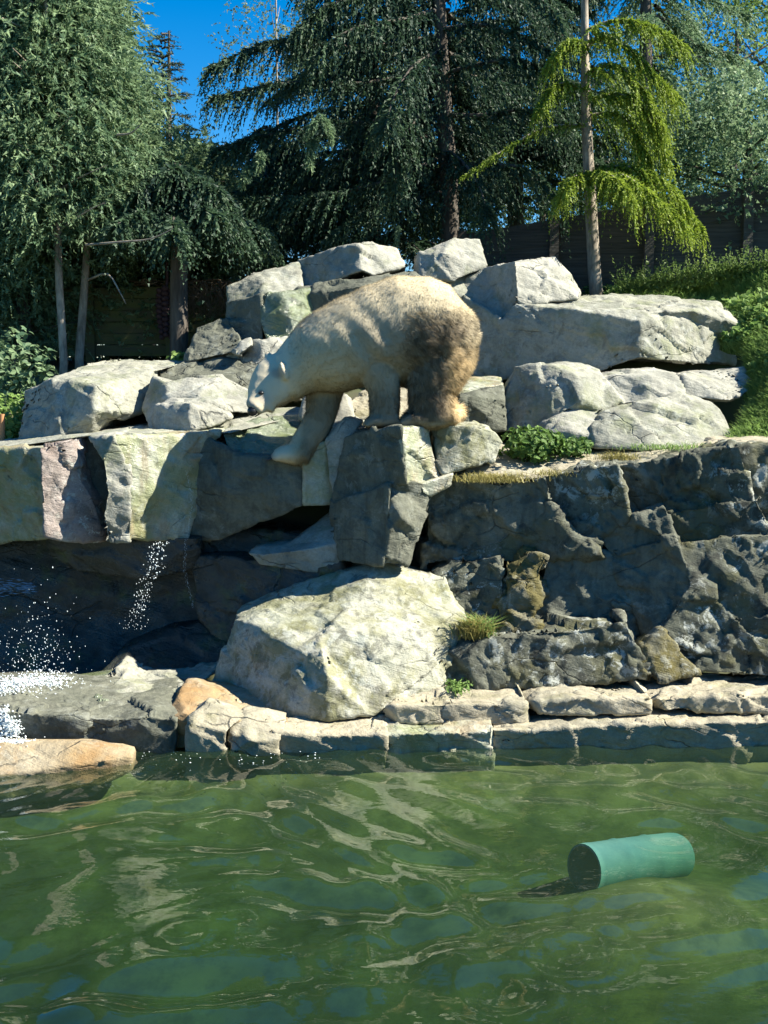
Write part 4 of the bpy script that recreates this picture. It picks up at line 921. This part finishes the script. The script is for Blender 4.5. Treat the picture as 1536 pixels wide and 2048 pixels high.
broad('green leafy tree low beyond the fence by the hemlock trunk', 1080, 22, 420, 2.2, 2.6, 88, mat='bush', ncl=110)
broad('shaded leafy bush tree close behind the old plank fence', 160, 15.6, 640, 1.6, 1.6, 89, mat='thuja', ncl=120)
broad('shaded leafy bush tree behind the vines and the thick dark trunk', 400, 15.8, 600, 1.5, 1.7, 90, mat='thuja', ncl=120)
# bare pale twigs in the feathery evergreens
th = [o for o in COL.objects if o.name == 'thuja_tree'][0]
for q in ([(172,490,12.6),(240,484,12.2),(300,478,12.0),(344,458,11.9)], [(235,270,12.6),(262,266,12.2),(284,246,12.1)], [(176,560,13.2),(215,548,12.6),(240,585,12.4),(252,608,12.4)]):
    V, Fq = tube(bez([at(*p) for p in q], 10), np.linspace(.014, .004, 10), 6); mesh_np('bare_twig', V, Fq, M_BARK_PALE, th, smooth=True, fsize=4)
# a few hanging sprays on the dark hemlock, sunlight put in as lighter leaf colour
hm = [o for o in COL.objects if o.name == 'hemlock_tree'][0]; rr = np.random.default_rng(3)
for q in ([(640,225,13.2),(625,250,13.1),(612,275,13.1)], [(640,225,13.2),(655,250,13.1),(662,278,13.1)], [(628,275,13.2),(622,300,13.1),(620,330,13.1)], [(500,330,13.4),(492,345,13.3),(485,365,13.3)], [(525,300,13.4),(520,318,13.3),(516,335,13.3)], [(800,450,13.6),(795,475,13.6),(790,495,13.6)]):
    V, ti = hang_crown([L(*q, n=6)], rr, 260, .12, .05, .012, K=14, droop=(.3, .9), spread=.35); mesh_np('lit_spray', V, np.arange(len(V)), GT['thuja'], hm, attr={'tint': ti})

# ------------------------------------------------------------------ fences
def box_np(a, b_, h0, h1, th):
    """board from a to b_ (xy), between heights h0..h1, thickness th"""
    a, b_ = np.array(a[:2]), np.array(b_[:2]); d = b_-a; d = d/np.linalg.norm(d); n = np.array([-d[1], d[0]])*th/2
    c = [a-n, b_-n, b_+n, a+n]
    e = .006
    V = [(*p, h0) for p in c]+[(*p, h1) for p in c]
    return np.array(V), np.array([(0,1,5,4),(1,2,6,5),(2,3,7,6),(3,0,4,7),(4,5,6,7),(3,2,1,0)])
def fence(label, A, B, z0, zA, zB, bays, rows, mat, post_mat, gap=.012, jit=.01, seed=1, skip=()):
    rr = random.Random(seed)
    root = empty('wooden_fence', ((A[0]+B[0])/2, (A[1]+B[1])/2, z0)); tag(root, label, 'fence')
    A, B = Vector((*A, 0)), Vector((*B, 0)); nrm = Vector((B.y-A.y, -(B.x-A.x), 0)).normalized()
    for i in range(bays+1):
        p = A.lerp(B, i/bays)+nrm*.06; zt = zA+(zB-zA)*i/bays
        V, Fq = box_np(p-Vector((.055, 0, 0)), p+Vector((.055, 0, 0)), z0-.3, zt+.04, .10)
        mesh_np('post', V, Fq, post_mat, root, fsize=4)
    for i in range(bays):
        a, b_ = A.lerp(B, i/bays), A.lerp(B, (i+1)/bays); dd = (b_-a)*.004
        za, zb = zA+(zB-zA)*i/bays, zA+(zB-zA)*(i+1)/bays
        for k in range(rows):
            if (i, k) in skip: continue
            f0, f1 = k/rows, (k+1)/rows; j = rr.uniform(-jit, jit); off = nrm*rr.uniform(-.012, .012)
            V, Fq = box_np(a+dd+off, b_-dd+off, 0, 1, .035)
            hA, hB = za-z0, zb-z0; t = rr.uniform(-jit, jit)
            for q in range(8):
                L_ = q in (0, 3, 4, 7); hh = hA if L_ else hB; f = f1 if q > 3 else f0
                V[q, 2] = z0+hh*f+(j+(t if L_ else -t)*.6)+(-gap if q > 3 else 0)
            mesh_np('plank', V, Fq, mat, root, fsize=4)
    return root
a, b_ = at(925, 470, 14.4), at(1700, 360, 13.5)
fence('tall dark boarded fence rising behind the grass slope and the young fir', a[:2], b_[:2], 3.0, a.z, at(1700, 340, 13.5).z, 4, 11, M_WOOD, M_WOOD, gap=-.004, jit=.006, seed=4)
a, b_ = at(20, 700, 14.0), at(500, 700, 14.4)
fence('old mossy plank fence with uneven boards under the feathery evergreens', a[:2], b_[:2], at(200, 712, 14.2).z, at(20, 578, 14.0).z, at(500, 570, 14.4).z, 3, 6, M_WOODM, M_WOODM, gap=.007, jit=.002, seed=9)
# woven hanging on the fence
M_STRAP = simple('purple_brown_strap', (.085, .045, .05, 1), .75, 30, (.055, .03, .036, 1), .3)
wc = at(333, 630, 13.85)
wv = empty('woven_hanging', at(333, 685, 13.85)); tag(wv, 'purple brown woven strap hanging in front of the old plank fence', 'hanging')
for k in range(10):
    for j in range(3):
        zc = at(333, 580+k*10.3, 13.85).z; r0 = .105*(.72+.3*math.sin(math.pi*min(1, (k+2.5)/11)))
        V, Fq = blob((wc.x+(j-1)*r0*.72, 13.85-.05+.03*abs(j-1), zc+(.018 if j == 1 else -.01)), r0*.48, .04, .034, 8, rot=(-.35, 0, .35)[j])
        mesh_np('strap', np.array([v[:] for v in V]), np.array(Fq), M_STRAP, wv, smooth=True, fsize=4)
V, Fq = tube([wc+Vector((0, 0, .2)), wc+Vector((.01, .05, .45)), wc+Vector((.0, .1, .62))], [.02, .018, .018]); mesh_np('rope', V, Fq, M_STRAP, wv, smooth=True, fsize=4)
# dry vines over the fence
rr = np.random.default_rng(5); lst = []
for k in range(70):
    px = rr.uniform(368, 462); p = [at(px, 566+rr.uniform(-6, 8), 14.25-rr.uniform(0, .15))]; x = px; y = 568
    for s in range(5): x += rr.normal(0, 9); y += rr.uniform(2, 22); p.append(at(x, y, 14.2-rr.uniform(0, .12)))
    lst.append(tube(bez(p, 9), np.linspace(.010, .004, 9), 4))
for k in range(40):
    px = rr.uniform(270, 462); p = [at(px+rr.normal(0, 14), 566+rr.normal(0, 5), 14.2-rr.uniform(-.1, .15)) for _ in range(4)]
    lst.append(tube(bez(p, 8), np.linspace(.009, .004, 8), 4))
V, Fq = join(lst); o = mesh_np('dry_vines', V, Fq, simple('dry_vine', (.17, .12, .08, 1), .9), smooth=True, fsize=4)
tag(o, 'tangle of dry brown vine stems over the top of the old fence', 'vines', kind='stuff')

# ------------------------------------------------------------------ grass, ivy, weeds
def patch(rows, nu, nv):
    G = np.array([[at(*p)[:] for p in r_] for r_ in rows]); m, n = G.shape[:2]
    u = np.linspace(0, n-1, nu); v = np.linspace(0, m-1, nv); U, Vv = np.meshgrid(u, v)
    i, j = np.clip(Vv.astype(int), 0, m-2), np.clip(U.astype(int), 0, n-2); fi, fj = (Vv-i)[..., None], (U-j)[..., None]
    P = (G[i, j]*(1-fi)*(1-fj)+G[i+1, j]*fi*(1-fj)+G[i, j+1]*(1-fi)*fj+G[i+1, j+1]*fi*fj)
    return P
rows = [[(1450,905,10.25),(1500,895,10.2),(1560,885,10.15),(1800,865,10.0)], [(1495,830,10.95),(1520,815,10.9),(1560,790,10.75),(1800,750,10.6)],
        [(1492,715,11.8),(1510,700,11.7),(1570,670,11.5),(1800,640,11.3)], [(1230,606,13.5),(1420,596,13.2),(1570,585,12.5),(1800,570,11.8)], [(1150,598,14.2),(1340,576,13.5),(1560,550,12.75),(1800,540,12.1)]]
P = patch(rows, 40, 48); P[..., 2] += fbm(P.reshape(-1, 3)*2, 3, 8).reshape(P.shape[:2])*.05
i = np.arange(47*40).reshape(47, 40)[:, :-1].ravel()
o = mesh_np('grass_slope', P.reshape(-1, 3), np.stack([i, i+1, i+41, i+40], 1), simple('grassy_soil', (.06, .09, .02, 1), .95, 6, (.11, .15, .04, 1)), smooth=True, fsize=4); tag(o, kind='structure')
def blades(roots, rng, ln, wid, lean=.5, droop=.4, K=1, tint=None):
    n = len(roots); a = rng.uniform(0, 6.28, n); d = np.stack([np.cos(a)*lean*rng.random(n), np.sin(a)*lean*rng.random(n), np.ones(n)], 1)
    d /= np.linalg.norm(d, axis=1)[:, None]; l = ln*rng.uniform(.5, 1.3, n)
    sdv = np.stack([-np.sin(a), np.cos(a), np.zeros(n)], 1)+rng.normal(0, .4, (n, 3)); sdv /= np.linalg.norm(sdv, axis=1)[:, None]; w_ = wid*rng.uniform(.6, 1.3, n)[:, None]
    mid = roots+d*(l*.6)[:, None]; tip = roots+d*l[:, None]+np.stack([np.cos(a), np.sin(a), -np.ones(n)*.6], 1)*(l*droop)[:, None]*.5
    V = np.stack([roots-sdv*w_, roots+sdv*w_, mid+sdv*w_*.8, mid-sdv*w_*.8, tip], 1).reshape(-1, 3)
    b0 = np.arange(n)*5; Fa = np.concatenate([np.stack([b0, b0+1, b0+2], 1), np.stack([b0, b0+2, b0+3], 1), np.stack([b0+3, b0+2, b0+4], 1)])
    ti = np.clip((rng.normal(.45, .25, n) if tint is None else tint+rng.normal(0, .15, n)), 0, 1)
    return V, Fa, np.repeat(ti, 5)
def leaves(c, rng, size, nrm=None, tint=None):
    """broad leaves: folded six-corner blades"""
    n = len(c); N = rng.normal(0, .5, (n, 3))+(np.array([0, -.35, .8]) if nrm is None else nrm); N /= np.linalg.norm(N, axis=1)[:, None]
    u = np.cross(N, rng.normal(0, 1, (n, 3))); u /= np.linalg.norm(u, axis=1)[:, None]; v = np.cross(N, u); s = (size*rng.uniform(.55, 1.3, n))[:, None]
    Vv = np.stack([c-u*s, c-u*.25*s+v*.62*s+N*.16*s, c+u*.5*s+v*.45*s+N*.1*s, c+u*1.1*s-N*.1*s, c+u*.5*s-v*.45*s+N*.1*s, c-u*.25*s-v*.62*s+N*.16*s], 1).reshape(-1, 3)
    b0 = np.arange(n)*6; Fa = np.concatenate([np.stack([b0, b0+3, b0+2], 1), np.stack([b0, b0+2, b0+1], 1), np.stack([b0, b0+5, b0+4], 1), np.stack([b0, b0+4, b0+3], 1)])
    return Vv, Fa, np.repeat(np.clip(rng.normal(.5, .25, n) if tint is None else tint, 0, 1), 6)
rr = np.random.default_rng(15)
fl = P.reshape(-1, 3)
def on_patch(n):
    ii = rr.integers(0, 47, n); jj = rr.integers(0, 39, n); a, b_ = rr.random((2, n, 1))
    return P[ii, jj]*(1-a)*(1-b_)+P[ii+1, jj]*a*(1-b_)+P[ii, jj+1]*(1-a)*b_+P[ii+1, jj+1]*a*b_
R = on_patch(42000); cl_ = vnoise(R*1.6, 3); V, Fa, ti = blades(R, rr, .11, .0055, lean=.9, droop=.5, tint=.5+.3*cl_)
o = mesh_np('grass', V, Fa, GT['grass'], attr={'tint': ti}); tag(o, 'lush green grass growing on the slope below the dark fence', 'grass', kind='stuff')
R = on_patch(9000); keep = vnoise(R*1.3, 6) > -.05; R = R[keep]; R[:, 2] += rr.uniform(.02, .16, len(R)); V, Fa, ti = leaves(R, rr, .035)
o = mesh_np('weeds', V, Fa, GT['grass'], attr={'tint': ti}); tag(o, 'low broad leaved weeds mixed into the grass slope', 'weeds', kind='stuff')
# weeds along the foot of the fence
S = np.array([at(px, 580+rr.uniform(-12, 10)-(px-1280)*.11, 13.3-(px-1280)*.0016)[:] for px in rr.uniform(1240, 1620, 420)])
V, ti = sprays(S, np.stack([rr.normal(0, .4, 420), rr.normal(-.2, .4, 420), np.ones(420)], 1), rr.uniform(.15, .4, 420), rr.uniform(0, .3, 420), 12, .05, .016, .8, rr)
o = mesh_np('tall_weeds', V, np.arange(len(V)), GT['bush'], attr={'tint': ti}); tag(o, 'tall leafy weeds growing along the foot of the dark fence', 'weeds', kind='stuff')

def ivy(name, label, cpx, cpy, Y, wx, wz, n, size, mat='ivy', dep=.3, cat='plant', seed=1):
    rg = np.random.default_rng(seed); c = np.array(at(cpx, cpy, Y)[:]); q = rg.normal(0, 1, (n, 3)); q /= np.linalg.norm(q, axis=1)[:, None]; q *= rg.random((n, 1))**.35
    q *= (1+.25*vnoise(q*2.5, seed))[:, None]
    pts = c+q*np.array([wx, dep, wz]); V, Fa, ti = leaves(pts, rg, size, nrm=q*.8+np.array([0, -.3, .6]))
    root = empty(name, tuple(c-np.array([0, 0, wz]))); tag(root, label, cat)
    mesh_np('leaves', V, Fa, GT[mat], root, attr={'tint': ti})
    st = [tube([c+np.array([rg.normal(0, wx*.3), rg.normal(0, dep*.3), -wz]), pts[k]*.5+c*.5, pts[k]], [.006, .005, .003], 4) for k in range(0, n, max(1, n//24))]
    V, Fq = join(st); o = mesh_np('stems', V, Fq, GT[mat], root, fsize=4, attr={'tint': np.full(len(V), .3)}); o['kind'] = 'stuff'
    return root
ivy('ivy_plant', 'bushy bright green ivy clump on the sandy cliff top beside the flat stone', 1068, 888, 10.25, .30, .17, 900, .030, seed=2)
ivy('ivy_plant', 'low trailing end of the ivy beside the pale low rock', 1150, 893, 10.3, .17, .09, 300, .026, seed=3)
ivy('leafy_bush', 'bright green leafy bush at the corner beside the broad boulder', 5, 850, 11.6, .42, .32, 900, .035, mat='grass', seed=4)
ivy('leafy_bush', 'shaded leafy bush below the corner evergreen', 20, 740, 12.2, .5, .4, 700, .04, mat='thuja', seed=5)
ivy('weed_plant', 'small bright weed at the foot of the thick dark trunk', 362, 716, 12.9, .14, .07, 90, .03, mat='grass', seed=6)
ivy('weed_plant', 'small green weed growing out of the joint between boulder and shore slab', 915, 1368, 8.92, .13, .035, 120, .014, mat='grass', seed=7)
def tuft(label, px, py, Y, n, ln, spread, mat, seed, wid=.003, name='grass_tuft'):
    rg = np.random.default_rng(seed); c = np.array(at(px, py, Y)[:]); R = c+rg.normal(0, 1, (n, 3))*np.array([spread, spread*.4, .008])
    V, Fa, ti = blades(R, rg, ln, wid, lean=1.0, droop=.6)
    o = mesh_np(name, V, Fa, GT[mat], attr={'tint': ti}); tag(o, label, 'grass'); o['kind'] = 'stuff' ; return o
tuft('yellow tuft of grass at the corner between the big boulder and the cliff', 948, 1276, 9.15, 420, .20, .05, 'dry', 1, .004)
tuft('green tuft of grass at the corner between the big boulder and the cliff', 958, 1272, 9.18, 240, .20, .06, 'grass', 6, .004)
tuft('dry yellow grass on the cliff top below the flat stone', 985, 962, 9.84, 900, .085, .16, 'dry', 2)
tuft('dry straw grass on the edge of the sandy cliff top', 1235, 920, 9.95, 420, .08, .09, 'dry', 3)
tuft('sparse grass on the sandy ledge near the tan boulder', 1345, 898, 10.05, 420, .07, .22, 'grass', 4)
tuft('thin dry grass on the brink of the cliff', 1120, 950, 9.86, 300, .06, .14, 'dry', 5)
# stake at the frame edge
V, Fq = tube([at(4, 900, 11.3), at(4, 850, 11.3), at(4, 828, 11.3)], [.03, .03, .028], 8)
V = np.concatenate([V, [at(4, 826, 11.3)[:]]]); 
o = mesh_np('wooden_stake', V, np.concatenate([Fq, [[16+k, 16+(k+1) % 8, 24, 24] for k in range(8)]])[:16], simple('orange_wood', (.45, .22, .10, 1)), fsize=4, smooth=True); tag(o, 'short orange brown stake in the leafy bush', 'stake')

# ------------------------------------------------------------------ sunken barrel
bl = atz(1168, 1738, -.19); ax = Vector((.84, .54, -.13)).normalized(); u = ax.cross(Vector((0, 0, 1))).normalized(); v = u.cross(ax).normalized()
Lb, Rb = .82, .15
bc = bl+ax*(Lb/2)
def barrel_shell(rad_off, flip, n=30):
    V, Fq = [], []; prof = [(0, .98), (.05, 1.0), (.1, .985), (.3, 1.0), (.33, 1.035), (.36, 1.0), (.62, 1.0), (.65, 1.035), (.68, 1.0), (.9, .985), (.97, .95), (1, .88)]
    for t, r_ in prof:
        for k in range(n):
            a = 2*math.pi*k/n; c = bc+ax*((t-.5)*Lb); V.append((c+(u*math.cos(a)+v*math.sin(a))*(Rb*r_-rad_off))[:])
    for i in range(len(prof)-1):
        for k in range(n): q = (i*n+k, i*n+(k+1) % n, (i+1)*n+(k+1) % n, (i+1)*n+k); Fq.append(q[::-1] if flip else q)
    return np.array(V), np.array(Fq), n, len(prof)
V1, F1, n, m_ = barrel_shell(0, False); V2, F2, _, _ = barrel_shell(.012, True)
rim = [(k, (k+1) % n, len(V1)+(k+1) % n, len(V1)+k) for k in range(n)]
capc = (bc+ax*(.5*Lb))[:]; cap = [((m_-1)*n+k, (m_-1)*n+(k+1) % n, len(V1)+len(V2), len(V1)+len(V2)) for k in range(n)]
M_BAR = simple('teal_plastic', (.13, .32, .40, 1), .9, 4, (.20, .42, .48, 1), .1, spec=0.)
root = empty('plastic_barrel', (bc.x, bc.y, bc.z-Rb)); tag(root, 'pale teal plastic barrel lying sunken just under the water surface', 'barrel')
mesh_np('shell', np.concatenate([V1, V2]), np.concatenate([F1, F2+len(V1), rim]), M_BAR, root, smooth=True, fsize=4)
cv = np.concatenate([V1[(m_-1)*n:], [capc]]); mesh_np('end_cap', cv, [(k, (k+1) % n, n) for k in range(n)], M_BAR, root, smooth=False)

# ------------------------------------------------------------------ falling water
b = NB('white_water'); p = b.n('BsdfPrincipled'); p.inputs['Base Color'].default_value = (.66, .72, .74, 1); p.inputs['Roughness'].default_value = .12; p.inputs['Specular IOR Level'].default_value = 1.
M_WW = b.surf(p.outputs[0])
def drops(C, r, stretch):
    n = len(C); o8 = np.array([(1,0,0),(0,1,0),(-1,0,0),(0,-1,0),(0,0,1),(0,0,-1)], float); o8f = np.array([(0,1,4),(1,2,4),(2,3,4),(3,0,4),(1,0,5),(2,1,5),(3,2,5),(0,3,5)])
    V = C[:, None]+o8[None]*np.stack([r, r, r*stretch], 1)[:, None]; Fa = (o8f[None]+(np.arange(n)*6)[:, None, None]).reshape(-1, 3)
    return V.reshape(-1, 3), Fa
rr = np.random.default_rng(91)
t = rr.random(300); px = 306-44*t**1.2+rr.normal(0, 5+7*t, 300)+rr.choice([0, 14, 26], 300)*(1-t); py = 1082+180*t
C = np.array([at(x, y, 9.72)[:] for x, y in zip(px, py)]); V, Fa = drops(C, rr.uniform(.001, .0075, 300)*(1-.5*t), rr.uniform(1, 2.2, 300))
o = mesh_np('water_drops', V, Fa, M_WW, smooth=True); tag(o, 'sparkling drops falling in a string from the overhang edge', 'water drops', kind='stuff')
n = 420; px = rr.normal(80, 42, n); py = 1370-np.abs(rr.normal(0, 75, n)); C = np.array([at(x, y, 9.1+rr.normal(0, .12))[:] for x, y in zip(px, py)])
V, Fa = drops(C, rr.uniform(.001, .0055, n), rr.uniform(.8, 1.8, n)); o = mesh_np('water_spray', V, Fa, M_WW, smooth=True); tag(o, 'spray of drops thrown up above the splash pool', 'water spray', kind='stuff')
n = 260; px = 372+9*np.sin(np.linspace(0, 7, n))+rr.normal(0, 2, n)+np.linspace(0, 8, n); py = np.linspace(940, 1215, n)
C = np.array([at(x, y, 9.98)[:] for x, y in zip(px, py)]); V, Fa = drops(C, rr.uniform(.0006, .002, n), rr.uniform(2, 6, n)); o = mesh_np('water_trickle', V, Fa, M_WW, smooth=True)
tag(o, 'thin trickle of water running down the shadowed wall', 'water trickle', kind='stuff')
# foam on the wet rock and along the kerb end
def foam(label, spots, seed):
    rg = np.random.default_rng(seed); lst = []
    for px, py, Y, w_, h_, d_, n in spots:
        c = np.array(at(px, py, Y)[:]); C = c+rg.normal(0, .45, (n, 3))*np.array([w_, d_, h_]); C[:, 2] = np.maximum(C[:, 2], c[2]-h_*.3)
        lst.append(drops(C, rg.uniform(.003, .012, n), rg.uniform(.5, 1.0, n)))
    V, Fa = join(lst); o = mesh_np('foam', V, Fa, M_WW, smooth=True); tag(o, label, 'foam', kind='stuff')
foam('white foaming splash on the wet rock under the waterfall', [(60,1374,9.0,.30,.08,.22,4200),(20,1392,8.7,.22,.07,.2,2600),(110,1378,9.0,.16,.03,.15,700),(-40,1385,8.8,.3,.08,.2,900)], 3)
foam('white water pouring off the end of the flat rock into the pool', [(8,1440,8.22,.05,.09,.05,700),(20,1462,8.15,.08,.10,.05,500),(10,1485,8.0,.18,.015,.08,700),(150,1492,8.0,.18,.006,.05,260)], 4)
n = 60; pts = np.array([atz(x, y, .006)[:] for x, y in zip(rr.uniform(255, 640, n), rr.uniform(1502, 1530, n))]); V, Fa = drops(pts, rr.uniform(.003, .009, n), np.full(n, .5))
o = mesh_np('foam_flecks', V, Fa, M_WW, smooth=True); tag(o, 'white flecks of foam floating on the pool by the kerb', 'foam', kind='stuff')
# stream shooting out of the dark at the edge: a loose arc of drawn-out drops
n = 300; t = rr.random(n); C = np.array([at(-70+140*q, 1192-44*q+26*q*q+(8*(1-q)+5)*g, 9.8)[:] for q, g in zip(t, rr.normal(0, 1, n))])
V, Fa = drops(C, rr.uniform(.001, .004, n), np.full(n, 1.)); V = V.reshape(n, 6, 3); V[..., 0] = C[:, None, 0]+(V[..., 0]-C[:, None, 0])*10; V[..., 2] -= (V[..., 0]-C[:, None, 0])*.1
o = mesh_np('water_jet', V.reshape(-1, 3), Fa, simple('blue_water', (.22, .33, .45, 1), .1, 12, (.10, .18, .28, 1), .5), smooth=True); tag(o, 'bluish arc of water shooting out in the dark cave', 'water jet', kind='stuff')
